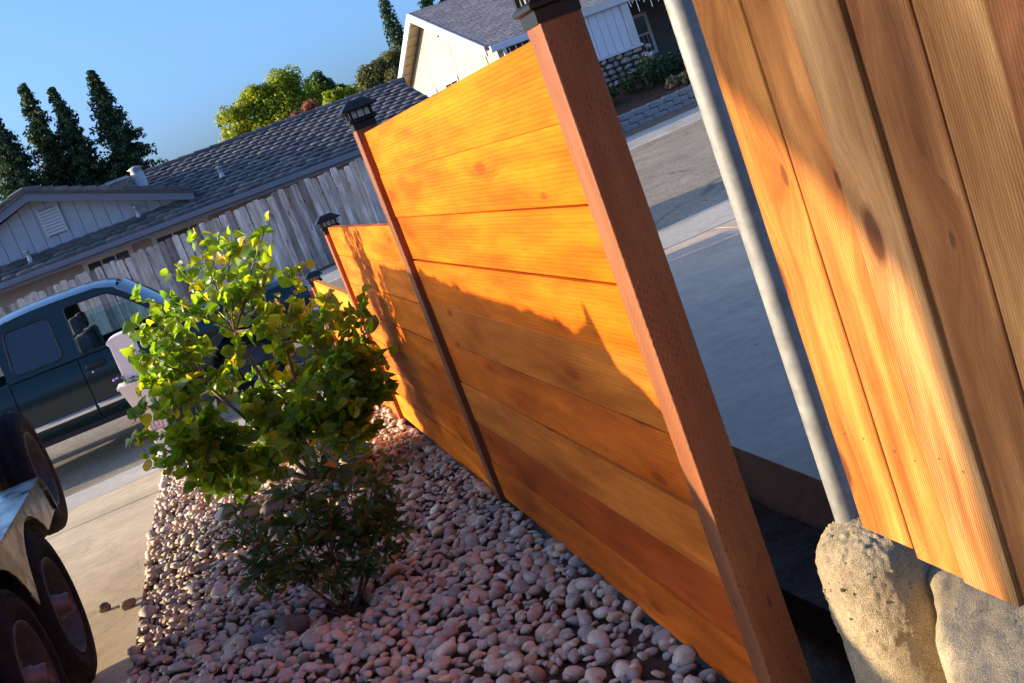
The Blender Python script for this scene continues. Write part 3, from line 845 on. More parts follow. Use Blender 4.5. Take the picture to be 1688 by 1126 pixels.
def ledge():
    # broken-edged concrete ledge running under the cedar fence
    xs = np.linspace(.12, .95, 60); ys = np.linspace(-2.0, -.33, 120)
    edge = lambda y: np.interp(y, [-2, -.848, -.659, -.504, -.40, -.33], [-.03, -.01, .059, .153, .231, .265])
    V = []; Fc = []
    for y in ys:
        e = float(edge(y)) + .012 * mnoise.noise((0, y * 14, 2)) + .006 * mnoise.noise((0, y * 50, 2))
        for i, t in enumerate(np.linspace(0, 1, 60)):
            x = e + (.80 - e) * t ** 1.4
            z = .388 + .012 * mnoise.noise((x * 6, y * 6, 0)) + .004 * mnoise.noise((x * 40, y * 40, 0)) - .02 * math.exp(-(x - e) / .012)
            z += .02 * max(0, min(1, (y + .74) / .26))
            V.append((x, y, z))
    n = 60
    for j in range(119):
        for i in range(59):
            a = j * n + i; Fc.append((a, a + 1, a + n + 1, a + n))
    k0 = len(V)
    ring = [j * n for j in range(120)]
    for r in ring:
        V.append((V[r][0] + .006 * mnoise.noise((1, V[r][1] * 30, 0)), V[r][1], -.45))
    for j in range(119): Fc.append((ring[j], ring[j + 1], k0 + j + 1, k0 + j))
    ring = [119 * n + i for i in range(60)]; k1 = len(V)
    for r in ring: V.append((V[r][0], V[r][1], -.45))
    for j in range(59): Fc.append((ring[j], ring[j + 1], k1 + j + 1, k1 + j))
    o = mk('concrete_ledge', V, Fc, MAT['foot'], None, True)
    autosmooth(o, 50)
    tag(o, 'sandy broken edged concrete ledge under the cedar boards', 'ledge')
ledge()

# ------------------------------------------------------------------ trailer at the left edge
MAT['rubber'] = simple('tyre_rubber', (.012, .012, .013), .8, 0, .35, 25, .3, .08)
MAT['rim'] = simple('rusty_rim', (.045, .043, .042), .6, .1, .5, 18, .2)
MAT['hub'] = simple('hub_cap', (.10, .075, .07), .5, .1, .3, 30)
b = NB('polished_aluminium'); b.col((.15, .15, .15)); b.metal(1.0); b.rough(b.mapr(b.noise(b.obj(), 9, 4), .3, .7, .10, .34)); b.bump(b.noise(b.obj(), 25, 2), .05, .003); MAT['alu'] = b.m
MAT['trailer'] = simple('black_trailer_paint', (.02, .02, .022), .4, 0, .2, 12)
def wheel(name, c, R, wdt, root=None, label=None, group=None):
    """axis along X, outer face towards +X"""
    x, y, z = c
    r = root
    pre = '' if root is None else ''
    t = empty(name, c, label, 'wheel', group) if root is None else empty('wheel', c)
    if root is not None:
        t.parent = root; t.location = Vector(c) - wl(root)
    h = wdt / 2
    prof = [(R * .60, -h * .8), (R * .72, -h), (R * .90, -h), (R * .97, -h * .86), (R, -h * .6), (R, -.02), (R * .985, -.015), (R * .985, -.005), (R, 0), (R, h * .5), (R * .985, h * .52), (R * .985, h * .6), (R * .995, h * .65), (R * .965, h * .88), (R * .90, h * 1.02), (R * .88, h * 1.02), (R * .875, h * .97), (R * .86, h * 1.04), (R * .76, h * 1.06), (R * .72, h * 1.0), (R * .64, h * .94), (R * .60, h * .85)]
    V, Fc = lathe_vf(prof, 'x', (x, y, z), 72)
    # tread blocks
    V = np.array(V); n = 72
    for i, (rr, a) in enumerate(prof):
        if rr > R * .96:
            for k in range(n):
                if k % 3 == 0:
                    V[i * n + k, 1:] = (V[i * n + k, 1:] - np.array([y, z])) * .985 + np.array([y, z])
    mk('tyre', V, Fc, MAT['rubber'], t, True)
    rp = [(R * .61, h * .86), (R * .615, h * .98), (R * .595, h * .99), (R * .58, h * .80), (R * .52, h * .45), (R * .50, h * .15), (R * .42, h * .25), (R * .30, h * .40), (R * .22, h * .36), (R * .20, h * .30), (0, h * .30)]
    V, Fc = lathe_vf(rp, 'x', (x, y, z), 48)
    mk('rim', V, Fc, MAT['rim'], t, True)
    return t, h
tr = empty('trailer', (-3.0, 2.1, 0), 'low black tandem axle trailer with polished fender on the driveway at the left edge', 'trailer')
for yy in (2.52, 1.74):
    w_, h = wheel('wheel', (-1.90, yy, .335), .335, .20, tr)
    V, Fc = lathe_vf([(.052, 0.0), (.052, .05), (.044, .052), (.042, .09), (.036, .098), (.034, .09), (0, .088)], 'x', (-1.90 + .03, yy, .335), 24)
    mk('hub_cap', V, Fc, MAT['hub'], w_, True)
    for k in range(5):
        a = k * 2 * math.pi / 5 + .3
        V, Fc = lathe_vf([(.011, 0), (.011, .02), (0, .02)], 'x', (-1.90 + .035, yy + .085 * math.cos(a), .335 + .085 * math.sin(a)), 6)
        mk('lug_nut', V, Fc, MAT['hub'], w_)
# fender: polished skirt plate over the pair of wheels with a flat top
def fender():
    top = []
    # outer skirt outline in (y,z): follows the two wheels underneath
    R = .365; zc = .335
    up = [(1.05, .30), (1.06, .55), (1.16, .735), (1.28, .775), (2.92, .775), (3.05, .74), (3.16, .58), (3.18, .32)]
    lowp = []
    for a in range(0, 181, 12):
        lowp.append((2.52 + .60 * math.cos(math.radians(a)) if a < 90 else 2.52 + .42 * math.cos(math.radians(a)), .33 + R * math.sin(math.radians(a))))
    for a in range(0, 181, 12):
        lowp.append((1.74 + .40 * math.cos(math.radians(a)) if a < 90 else 1.74 + .60 * math.cos(math.radians(a)), .33 + R * math.sin(math.radians(a))))
    return up
x_out = -1.795
# skirt: the diamond between the wheels, plus teardrop ends
def skirt(poly, name='fender_skirt'):
    return prism(name, poly, 'x', x_out - .006, x_out, MAT['alu'], tr)
arc = lambda cy, a0, a1, n=10, R=.37: [(cy + R * math.cos(math.radians(a0 + (a1 - a0) * i / n)), .335 + R * math.sin(math.radians(a0 + (a1 - a0) * i / n))) for i in range(n + 1)]
poly = [(1.22, .76)] + [(3.04, .76), (3.10, .70), (3.13, .60)]
poly += [(2.52 + .395 * math.cos(math.radians(a)), .335 + .385 * math.sin(math.radians(a))) for a in range(40, 151, 10)]
poly += [(2.13, .47)]
poly += [(1.74 + .395 * math.cos(math.radians(a)), .335 + .385 * math.sin(math.radians(a))) for a in range(30, 141, 10)]
poly += [(1.13, .60), (1.16, .70)]
skirt(poly)
prism('fender_top', [(1.15, .70), (1.22, .765), (3.04, .765), (3.11, .70), (3.135, .60), (3.145, .60), (3.12, .71), (3.05, .777), (1.21, .777), (1.14, .71)], 'x', -2.22, x_out + .012, MAT['alu'], tr)
# diamond plate running board ahead of the fender, with raised bars
prism('running_board', [(3.2, .70), (3.2, .76), (3.62, .76), (3.62, .70)], 'x', -2.5, -2.02, MAT['alu'], tr)
box('bed', -3.95, -2.26, .44, 4.02, .50, .60, MAT['trailer'], tr, .01)
for nm, a in (('side_wall', (-2.30, -2.26, .44, 4.02, .60, 1.04)), ('side_wall', (-3.95, -3.91, .44, 4.02, .60, .98)), ('front_wall', (-3.905, -2.305, 3.97, 4.01, .60, 1.04))):
    box(nm, *a, MAT['trailer'], tr, .006)
for k in range(6):
    y = .46 + k * .69
    box('stake', -2.262, -2.222, y, y + .05, .60, 1.04, MAT['trailer'], tr, .005)
box('top_rail', -2.31, -2.225, .44, 4.02, 1.042, 1.09, MAT['trailer'], tr, .006)
for x in (-2.7, -3.4): box('tongue_bar', x - .05, x + .05, 4.02, 5.0, .42, .52, MAT['trailer'], tr, .01)
V, Fc = tube_vf([(-2.05, 1.74, .335), (-3.9, 1.74, .335)], .035, 10); mk('axle', [tuple(v) for v in V], Fc, MAT['trailer'], tr, True)
V, Fc = tube_vf([(-2.05, 2.52, .335), (-3.9, 2.52, .335)], .035, 10); mk('axle', [tuple(v) for v in V], Fc, MAT['trailer'], tr, True)
tube('spare_bracket', [(-2.3, 3.98, .68), (-2.0, 3.98, .68)], .03, MAT['trailer'], tr)
wheel('spare_wheel', (-2.02, 3.98, .675), .335, .20, None, 'black spare tyre mounted upright ahead of the trailer fender')
# made-up trailer load, out of view, outlined to cast the board fence shadow
def load():
    # heap against the near side, crest traced from the wanted shadow, low far side
    V = []; Fc = []; nx, ny = 26, 150
    cy_ = [.44, .545, .605, .70, .835, .875, .895, .92, 1.015, 1.4, 1.815, 2.3, 2.855, 3.4, 3.9, 3.96]
    cz_ = [1.08, 1.20, 1.31, 1.35, 1.40, 1.52, 1.565, 1.50, 1.47, 1.50, 1.505, 1.53, 1.57, 1.56, 1.57, 1.30]
    for j in range(ny + 1):
        y = .45 + 3.51 * j / ny
        crest = float(np.interp(y, cy_, cz_)) + .022 * mnoise.noise((0, y * 9, 3)) + .012 * mnoise.noise((0, y * 31, 5))
        for i in range(nx + 1):
            t = i / nx; x = -3.89 + 1.575 * t
            c = np.interp(t, [0, .25, .6, .84, .93, 1.0], [0, .25, .72, .96, 1.0, .55])
            h = .92 + (crest - .92) * c + .03 * mnoise.noise((x * 5, y * 5, 1)) * (t < .9)
            V.append((x, y, h))
    for j in range(ny):
        for i in range(nx):
            a = j * (nx + 1) + i; Fc.append((a, a + 1, a + nx + 2, a + nx + 1))
    n = nx + 1; ring = list(range(n)) + [j * n + nx for j in range(1, ny + 1)] + [ny * n + i for i in range(nx - 1, -1, -1)] + [j * n for j in range(ny - 1, 0, -1)]
    k0 = len(V)
    for r in ring: V.append((V[r][0], V[r][1], .62))
    for i in range(len(ring)):
        j = (i + 1) % len(ring); Fc.append((ring[j], ring[i], k0 + i, k0 + j))
    tag(mk('shade_load', V, Fc, MAT['earth'], None, True), 'unseen earth heap added in the trailer bed, crest shaped to shade the board fence', 'shade caster')
load()

# ------------------------------------------------------------------ pickup truck in the street
def paint():
    b = NB('dark_green_paint'); b.col((.006, .021, .024)); b.rough(.2); b.spec(.38)
    b.p.inputs['Coat Weight'].default_value = .25; b.p.inputs['Coat Roughness'].default_value = .04
    b.bump(b.noise(b.obj(), 1.3, 2), .03, .02)
    return b.m
MAT['paint'] = paint()
MAT['chrome'] = simple('chrome', (.75, .75, .76), .12, 1.0, .05, 8)
MAT['tint'] = simple('tinted_glass', (.012, .016, .028), .04, 0, .1, 3, 0, .9)
b = NB('clear_glass'); b.col((.62, .80, .82)); b.rough(.0); b.p.inputs['Transmission Weight'].default_value = 1.0; b.p.inputs['IOR'].default_value = 1.05; MAT['glass'] = b.m
MAT['rubtrim'] = simple('dark_trim', (.012, .012, .012), .6)
MAT['seat'] = simple('seat_cloth', (.10, .11, .13), .9, 0, .2, 20)
MAT['amber'] = simple('amber_lens', (.62, .16, .06), .15, 0, .1, 10)
def truck():
    GZ = float(zg(-2.2, 11.4)) - .005
    Y0 = 10.55; Wd = 1.96; YC = Y0 + Wd / 2
    t = empty('pickup_truck', (-2.5, YC, GZ), 'dark green pickup truck with extended cab parked in the street', 'truck')
    z = lambda h: GZ + h
    FX = .36            # front bumper x
    # ---- lower body side sections: profile (offset inward from the widest plane, height)
    prof = [(.10, .40), (.035, .43), (.012, .52), (.0, .62), (.004, .70), (.0, .78), (.004, .92), (.03, 1.02), (.075, 1.115), (.10, 1.13)]
    def side(name, x0, x1, arch=None, near=True, mat=MAT['paint'], n=24, top=None):
        xs = np.linspace(x0, x1, n + 1); V = []; Fc = []
        for x in xs:
            for o, h in prof:
                hh = h
                if arch:
                    cx, r = arch
                    d = abs(x - cx)
                    lim = .36 + (math.sqrt(max(0, r * r - d * d)) if d < r else 0)
                    hh = max(h, lim)
                if top is not None:
                    tp = float(np.interp(x, *top)); hh = .40 + (hh - .40) * (tp - .40) / (1.13 - .40) if not arch else min(max(hh, .4), 9) + (tp - 1.13) * max(0, (h - .6)) / .53
                y = Y0 + o if near else Y0 + Wd - o
                V.append((x, y, z(hh)))
        m = len(prof)
        for i in range(n):
            for k in range(m - 1):
                a = i * m + k; q = (a, a + m, a + m + 1, a + 1)
                Fc.append(q if near else q[::-1])
        o = mk(name, V, Fc, mat, t, True)
        return o
    for near in (True, False):
        d = side('door', -2.325, -1.20, near=near)
        rd = side('rear_door', -3.05, -2.335, near=near)
        side('front_fender', -1.19, FX - .16, arch=(-.62, .45), near=near, n=48, top=([-1.19, FX - .16], [1.13, 1.03]))
        side('bed_side', -5.4, -3.06, arch=(-4.3, .46), near=near, n=60)
        yy = Y0 if near else Y0 + Wd
        sg = -1 if near else 1
        # chrome moulding
        for nm, x0, x1 in (('side_moulding', -3.04, -2.345), ('side_moulding', -2.315, -1.22), ('side_moulding', -5.3, -4.8)):
            bm = bmesh.new()
            ya, yb = (yy - .016, yy + .004) if near else (yy - .004, yy + .016)
            addbox(bm, x0, x1, ya, yb, z(.545), z(.60), .006, 2); bm_obj(nm, bm, MAT['chrome'], t, True)
        if near:
            bm = bmesh.new(); addbox(bm, -2.28, -2.07, Y0 - .02, Y0 + .02, z(.965), z(1.025), .016, 3)
            hd = bm_obj('handle_cup', bm, MAT['rubtrim'], d, True)
            bm = bmesh.new(); addbox(bm, -2.26, -2.09, Y0 - .045, Y0 - .022, z(.985), z(1.012), .01, 2); bm_obj('handle', bm, MAT['rubtrim'], d, True)
            V, Fc = lathe_vf([(.012, 0), (.012, .012), (0, .012)], 'y', (-2.23, Y0 - .012, z(.93)), 12); mk('lock', V, Fc, MAT['chrome'], d)
            # mirror
            bm = bmesh.new(); addbox(bm, -1.33, -1.19, Y0 - .22, Y0 - .02, z(1.14), z(1.32), .03, 3); bm_obj('mirror', bm, MAT['rubtrim'], d, True)
    # rocker panel, underbody
    box('rocker', -3.05, -1.19, Y0 + .06, Y0 + Wd - .06, z(.36), z(.46), MAT['rubtrim'], t, .01)
    box('chassis', -5.3, FX - .3, Y0 + .45, Y0 + Wd - .45, z(.36), z(.56), MAT['rubtrim'], t, .01)
    # ---- cab greenhouse: tilted side frames with window openings
    BZ, RZ = 1.12, 1.74
    lean = .17
    def gy(h, near):
        o = .085 + lean * (h - BZ) / (RZ - BZ)
        return Y0 + o if near else Y0 + Wd - o
    def side_frame(near):
        outl = [(-3.06, BZ), (-1.16, BZ), (-1.24, 1.20), (-1.62, 1.60), (-1.74, 1.69), (-1.9, RZ), (-2.6, RZ + .01), (-3.02, RZ - .02), (-3.07, 1.6)]
        def rr(p, r, n=4):
            out = []
            m = len(p)
            for i in range(m):
                a, b_, c = Vector(p[i - 1]), Vector(p[i]), Vector(p[(i + 1) % m])
                u = (a - b_).normalized() * min(r, (a - b_).length * .45); w = (c - b_).normalized() * min(r, (c - b_).length * .45)
                for k in range(n + 1):
                    s = k / n
                    out.append((b_ + u) * (1 - s) ** 2 + b_ * (2 * s * (1 - s)) + (b_ + w) * s * s)
            return [(q.x, q.y) for q in out]
        w1 = rr([(-2.98, 1.17), (-2.45, 1.17), (-2.45, 1.64), (-2.93, 1.64)], .08)
        w2 = rr([(-2.285, 1.14), (-1.30, 1.14), (-1.36, 1.25), (-1.68, 1.57), (-1.80, 1.655), (-2.27, 1.665)], .05)
        cu = bpy.data.curves.new('cabside', 'CURVE'); cu.dimensions = '2D'; cu.fill_mode = 'BOTH'; cu.extrude = .02
        for poly_ in (rr(outl, .05), w1, w2):
            sp = cu.splines.new('POLY'); sp.points.add(len(poly_) - 1); sp.use_cyclic_u = True
            for pt, (a, c) in zip(sp.points, poly_): pt.co = (a, c, 0, 1)
        tmp = bpy.data.objects.new('tmp', cu); COL.objects.link(tmp)
        dg = bpy.context.evaluated_depsgraph_get()
        me = bpy.data.meshes.new_from_object(tmp.evaluated_get(dg))
        bpy.data.objects.remove(tmp)
        V = [(v.co.x, gy(v.co.y, near) + v.co.z, z(v.co.y)) for v in me.vertices]
        Fc = [tuple(p.vertices) for p in me.polygons]
        bpy.data.meshes.remove(me)
        mk('cab_side', V, Fc, MAT['paint'], t)
        def pane(name, poly_, mat, off):
            Vp = [(a, gy(c, near) + off, z(c)) for a, c in poly_] ; n = len(Vp)
            Vp += [(a, gy(c, near) + off + .004, z(c)) for a, c in poly_]
            F = [tuple(range(n)), tuple(range(2 * n - 1, n - 1, -1))] + [(i, (i + 1) % n, n + (i + 1) % n, n + i) for i in range(n)]
            mk(name, Vp, F, mat, t)
        s = 1 if near else -1
        # weather strip rings
        for w in (w1, w2):
            P3 = [(a, gy(c, near) - s * .021, z(c)) for a, c in w]; P3.append(P3[0])
            Vt, Ft = tube_vf(P3, .010, 5, False); mk('window_seal', [tuple(q) for q in Vt], Ft, MAT['rubtrim'], t, True)
        pane('rear_side_glass', w1, MAT['tint'], -.012)
        # front glass, wound partly down: lower part only
        pane('door_glass', [p for p in rr([(-2.285, 1.14), (-1.30, 1.14), (-1.36, 1.25), (-1.62, 1.48), (-2.277, 1.50)], .02)], MAT['glass'], -.002)
    side_frame(True); side_frame(False)
    # roof: crowned loft between the two sides
    V = []; Fc = []; nx, ny = 14, 12
    xs = [-3.08, -3.05, -2.9, -2.6, -2.3, -2.0, -1.85, -1.74, -1.68]
    zs = [1.66, 1.70, 1.735, 1.755, 1.755, 1.745, 1.725, 1.695, 1.665]
    for x, h in zip(xs, zs):
        for k in range(ny + 1):
            s = k / ny * 2 - 1
            half = Wd / 2 - (.085 + lean) + .012
            hh = h + .07 * (1 - abs(s) ** 2.6) - .0
            V.append((x, YC + s * half, z(hh)))
    for i in range(len(xs) - 1):
        for k in range(ny):
            a = i * (ny + 1) + k; Fc.append((a, a + 1, a + ny + 2, a + ny + 1))
    mk('roof', V, Fc, MAT['paint'], t, True)
    tube('drip_rail', [(-3.04, gy(RZ, True) - .012, z(1.70)), (-2.6, gy(RZ, True) - .012, z(1.745)), (-1.9, gy(RZ, True) - .012, z(1.735)), (-1.72, gy(1.68, True) - .012, z(1.68)), (-1.20, gy(1.15, True) - .012, z(1.17))], .009, MAT['paint'], t)
    # windscreen
    a0 = [(-1.69, 1.675), (-1.17, 1.14)]
    V = []; Fc = []
    for i in range(7):
        u = i / 6; x = -1.69 + .52 * u; h = 1.675 - .535 * u
        for k in range(ny + 1):
            s = k / ny * 2 - 1
            half = Wd / 2 - (.085 + lean * (h - BZ) / (RZ - BZ)) - .01
            V.append((x + .10 * (1 - s * s), YC + s * half, z(h + .04 * (1 - s * s))))
    for i in range(6):
        for k in range(ny):
            a = i * (ny + 1) + k; Fc.append((a, a + ny + 1, a + ny + 2, a + 1))
    mk('windscreen', V, Fc, MAT['tint'], t, True)
    box('rear_panel', -3.08, -3.05, Y0 + .12, Y0 + Wd - .12, z(.5), z(1.16), MAT['paint'], t)
    # hood with a rolled edge
    V = []; Fc = []
    xs = np.linspace(-1.19, FX - .12, 14)
    for x in xs:
        hz = np.interp(x, [-1.2, -.6, -.1, FX - .2, FX - .12], [1.175, 1.155, 1.11, 1.06, 1.00])
        for k in range(17):
            s = k / 16 * 2 - 1
            half = Wd / 2 - .075 - (.02 if x > FX - .2 else 0)
            V.append((x, YC + s * half, z(hz + .02 - .075 * abs(s) ** 6 + .015 * math.cos(s * 3.1))))
    for i in range(13):
        for k in range(16):
            a = i * 17 + k; Fc.append((a, a + 17, a + 18, a + 1))
    mk('hood', V, Fc, MAT['paint'], t, True)
    # front: grille, lamps, bumper
    box('grille', FX - .15, FX - .08, Y0 + .5, Y0 + Wd - .5, z(.72), z(1.0), MAT['chrome'], t, .02, 2)
    for yy in (Y0 + .03, Y0 + Wd - .48):
        box('headlight', FX - .24, FX - .09, yy, yy + .45, z(.86), z(1.0), MAT['lens'], t, .02, 2)
        box('turn_signal', FX - .26, FX - .10, yy + .0, yy + .45, z(.76), z(.855), MAT['amber'], t, .015, 2)
    box('front_bumper', FX - .22, FX, Y0 + .0, Y0 + Wd, z(.46), z(.70), MAT['chrome'], t, .04, 3)
    # wheels
    for x in (-.62, -4.3):
        for near in (True, False):
            yy = Y0 + .14 if near else Y0 + Wd - .14
            w = empty('wheel', (x, yy, z(.365))); w.parent = t; w.location = Vector((x, yy, z(.365))) - wl(t)
            R = .365; s = -1 if near else 1
            prof_t = [(R * .58, -.10), (R * .75, -.12), (R * .93, -.115), (R, -.08), (R, .08), (R * .93, .115), (R * .75, .12), (R * .58, .10)]
            V, Fc = lathe_vf(prof_t, 'y', (x, yy, z(.365)), 40); mk('tyre', V, Fc, MAT['rubber'], w, True)
            V, Fc = lathe_vf([(R * .6, s * .10), (R * .55, s * .09), (R * .5, s * .03), (R * .3, s * .05), (R * .18, s * .10), (0, s * .11)], 'y', (x, yy, z(.365)), 32); mk('rim', V, Fc, MAT['rim'], w, True)
    # seats
    for yy in (Y0 + .28, Y0 + 1.12):
        bm = bmesh.new(); addbox(bm, -2.32, -2.14, yy, yy + .52, z(.75), z(1.32), .05, 3); s_ = bm_obj('seat', bm, MAT['seat'], t, True)
        bm = bmesh.new(); addbox(bm, -2.31, -2.20, yy + .13, yy + .39, z(1.33), z(1.52), .04, 3); bm_obj('headrest', bm, MAT['seat'], s_, True)
    box('dashboard', -1.5, -1.2, Y0 + .12, Y0 + Wd - .12, z(.85), z(1.13), MAT['rubtrim'], t, .03, 2)
    box('cab_floor', -3.04, -1.2, Y0 + .12, Y0 + Wd - .12, z(.47), z(.55), MAT['rubtrim'], t)
    # far floor of the bed
    box('bed_floor', -5.35, -3.1, Y0 + .1, Y0 + Wd - .1, z(.6), z(.66), MAT['paint'], t)
truck()

# ------------------------------------------------------------------ mailbox
def mailbox():
    MAT['vinyl'] = simple('white_vinyl', (.80, .77, .71), .45, 0, .04, 6)
    MAT['emblem'] = simple('copper_emblem', (.55, .22, .14), .4, .2)
    x0, y0 = -1.62, 7.75; g = float(zg(x0, y0))
    m = empty('mailbox', (x0, y0, g), 'white vinyl mailbox post with a flower planter behind the redbud', 'mailbox')
    box('base_collar', x0 - .11, x0 + .11, y0 - .11, y0 + .11, g, g + .10, MAT['vinyl'], m, .012, 2)
    box('post', x0 - .075, x0 + .075, y0 - .075, y0 + .075, g + .09, g + .52, MAT['vinyl'], m, .008, 2)
    # planter, flaring out
    V = []; Fc = []
    for h, zz in ((.105, .50), (.155, .73), (.170, .735), (.170, .755), (.145, .755), (.14, .70)):
        V += [(x0 - h, y0 - h, g + zz), (x0 + h, y0 - h, g + zz), (x0 + h, y0 + h, g + zz), (x0 - h, y0 + h, g + zz)]
    for i in range(5):
        for k in range(4):
            a = i * 4 + k; c = i * 4 + (k + 1) % 4; Fc.append((a, c, c + 4, a + 4))
    Fc += [(3, 2, 1, 0), (20, 21, 22, 23)]
    mk('planter', V, Fc, MAT['vinyl'], m)
    # tall box with an arched top
    arch = [(x0 - .095, g + .74), (x0 + .095, g + .74), (x0 + .095, g + 1.150), (x0 + .05, g + 1.158), (x0 - .03, g + 1.155), (x0 - .09, g + 1.143), (x0 - .112, g + 1.125), (x0 - .112, g + 1.113), (x0 - .095, g + 1.09)]
    prism('mail_compartment', arch, 'y', y0 - .06, y0 + .30, MAT['vinyl'], m, .004)
    # emblem: a rounded square frame with a hook inside
    P = [(x0 - .045, .0), (x0 + .045, .0)]
    fr = [(-.05, .05), (.05, .05), (.05, -.05), (-.05, -.05), (-.05, .05)]
    pts = [(x0 + a, y0 - .078, g + .36 + c) for a, c in fr]
    V, Fc = tube_vf(pts, .006, 6); mk('emblem', [tuple(v) for v in V], Fc, MAT['emblem'], m, True)
    pts = [(x0 + a, y0 - .078, g + .36 + c) for a, c in ((-.02, .02), (-.02, -.025), (.02, -.025), (.02, .02))]
    V, Fc = tube_vf(pts, .004, 6); mk('emblem', [tuple(v) for v in V], Fc, MAT['emblem'], m, True)
    # flowers
    fl = empty('planter_flowers', (x0, y0, g + .72), 'low plant with small purple and pink flowers in the white mailbox planter', 'plant')
    MAT['greenl'] = m_leaf('planter_leaf', (.05, .12, .02), (.08, .16, .03), (.12, .2, .04), .4)
    MAT['petal'] = simple('purple_petal', (.20, .12, .42), .6); MAT['petal2'] = simple('salmon_petal', (.65, .28, .18), .6)
    V2 = []; F2 = []; off = 0; LV = leaf_var(LANCE, 3, .3, .3)
    for i in range(90):
        p = Vector((x0 + random.uniform(-.13, .13), y0 + random.uniform(-.14, .10), g + .72 + random.uniform(0, .07)))
        Rm = frame_from(Vector((random.gauss(0, 1), random.gauss(0, 1), .5)), Vector((0, 0, 1))); V, Fc = LV[i % 3]
        v = (V * .06) @ np.array(Rm).T + np.array(p); V2.append(v); F2 += [tuple(k + off for k in q) for q in Fc]; off += len(v)
    mk('leaves', np.concatenate(V2), F2, MAT['greenl'], fl, True)['kind'] = 'stuff'
    for i in range(6):
        p = (x0 + random.uniform(-.17, .10), y0 + random.uniform(-.15, .05), g + .80 + random.uniform(-.02, .05))
        V = icosphere(1)[0] * np.array([.014, .014, .010]) * (1 + .4 * random.random())
        mk('flower', V + np.array(p), icosphere(1)[1], MAT['petal'] if i % 4 else MAT['petal2'], fl, True)
mailbox()

# ------------------------------------------------------------------ grey picket fence across the street
pf = empty('picket_fence', (-.5, 22.5, float(zg(-.5, 22.5))), 'weathered grey dog ear picket fence across the street', 'fence')
def picket_mesh(h, w):
    bm = bmesh.new()
    c = .035
    poly = [(-w / 2, 0), (w / 2, 0), (w / 2, h - c), (w / 2 - c * .35, h - c * .35), (w / 2 - c * 1.1, h), (-w / 2 + c * 1.1, h), (-w / 2 + c * .35, h - c * .35), (-w / 2, h - c)]
    A = [bm.verts.new((u, -.009, v)) for u, v in poly]; B = [bm.verts.new((u, .009, v)) for u, v in poly]
    bm.faces.new(A); bm.faces.new(B[::-1]); n = len(poly)
    for i in range(n): bm.faces.new((A[i], B[i], B[(i + 1) % n], A[(i + 1) % n]))
    bmesh.ops.recalc_face_normals(bm, faces=bm.faces)
    me = bpy.data.meshes.new('picket'); bm.to_mesh(me); bm.free(); me.materials.append(MAT['picket']); return me
PM = [picket_mesh(1.84 + .012 * i, .138 + .003 * (i % 2)) for i in range(4)]
x = -6.2; i = 0
while x < 7.6:  # hidden right end added beyond the visible run to shade the far sidewalk
    me = PM[i % 4]
    zb = float(zg(x, 22.5)) + .02 + random.uniform(-.012, .012) + .02 * math.sin(x * 1.3)
    if random.random() < .12: zb -= random.uniform(.02, .05)
    v = random.uniform(.72, 1.2); tn = random.uniform(-.02, .02)
    c = (.66 * v + tn, .56 * v, .49 * v - tn)
    if random.random() < .22: c = (.34 * v, .28 * v, .25 * v)
    o = link('picket', me, (x, 22.5 + random.uniform(-.006, .006), zb), None, pf, c)
    o.rotation_euler = (0, random.gauss(0, .006), 0)
    x += .146 + random.uniform(0, .006); i += 1
for h in (.35, 1.5):
    V, Fc = tube_vf([(-6.2, 22.56, float(zg(-6.2, 22.5)) + h), (7.6, 22.56, float(zg(7.6, 22.5)) + h)], .04, 4)
    mk('rail', [tuple(v) for v in V], Fc, MAT['picket'], pf, col=(.25, .22, .2))
for xx in (-6, -3.6, -1.2, 1.2, 3.6, 5.2, 7.5):
    zz = float(zg(xx, 22.5)); box('post', xx - .045, xx + .045, 22.62, 22.71, zz - .2, zz + 1.75, MAT['picket'], pf, col=(.26, .23, .21))

# ------------------------------------------------------------------ tiled-roof house across the street
MAT['bluegrey'] = simple('blue_grey_siding', (.36, .38, .41), .7, 0, .06, 3)
MAT['fascia'] = simple('slate_fascia', (.15, .165, .20), .6, 0, .08, 3)
MAT['stucco_grey'] = simple('grey_stucco', (.30, .275, .25), .9, 0, .1, 6, .4)
MAT['trimw'] = simple('pale_trim', (.52, .50, .48), .6, 0, .05, 6)
MAT['pane'] = simple('dark_pane', (.02, .024, .03), .06, 0, .1, 2, 0, .8)
b = NB('concrete_roof_tile'); r_ = b.N('ShaderNodeAttribute', attribute_name='rnd').outputs['Fac']
r_ = b.math('FRACT', b.math('ADD', r_, b.info('Random')))
c_ = b.ramp(r_, [(0, (.075, .07, .075)), (.5, (.12, .108, .105)), (1, (.17, .145, .13))])
n_ = b.noise(b.wpos(), 9, 4); f_ = b.mapr(n_, .3, .7, .8, 1.2)
b.col(b.mix(1.0, c_, b.comb(f_, f_, f_), 'MULTIPLY')); b.rough(.8); b.spec(.3); b.bump(n_, .2, .01); MAT['tile'] = b.m
MAT['lead'] = simple('vent_lead', (.42, .41, .40), .5, .2)
MAT['brick'] = simple('chimney_brick', (.33, .20, .14), .85, 0, .3, 12)

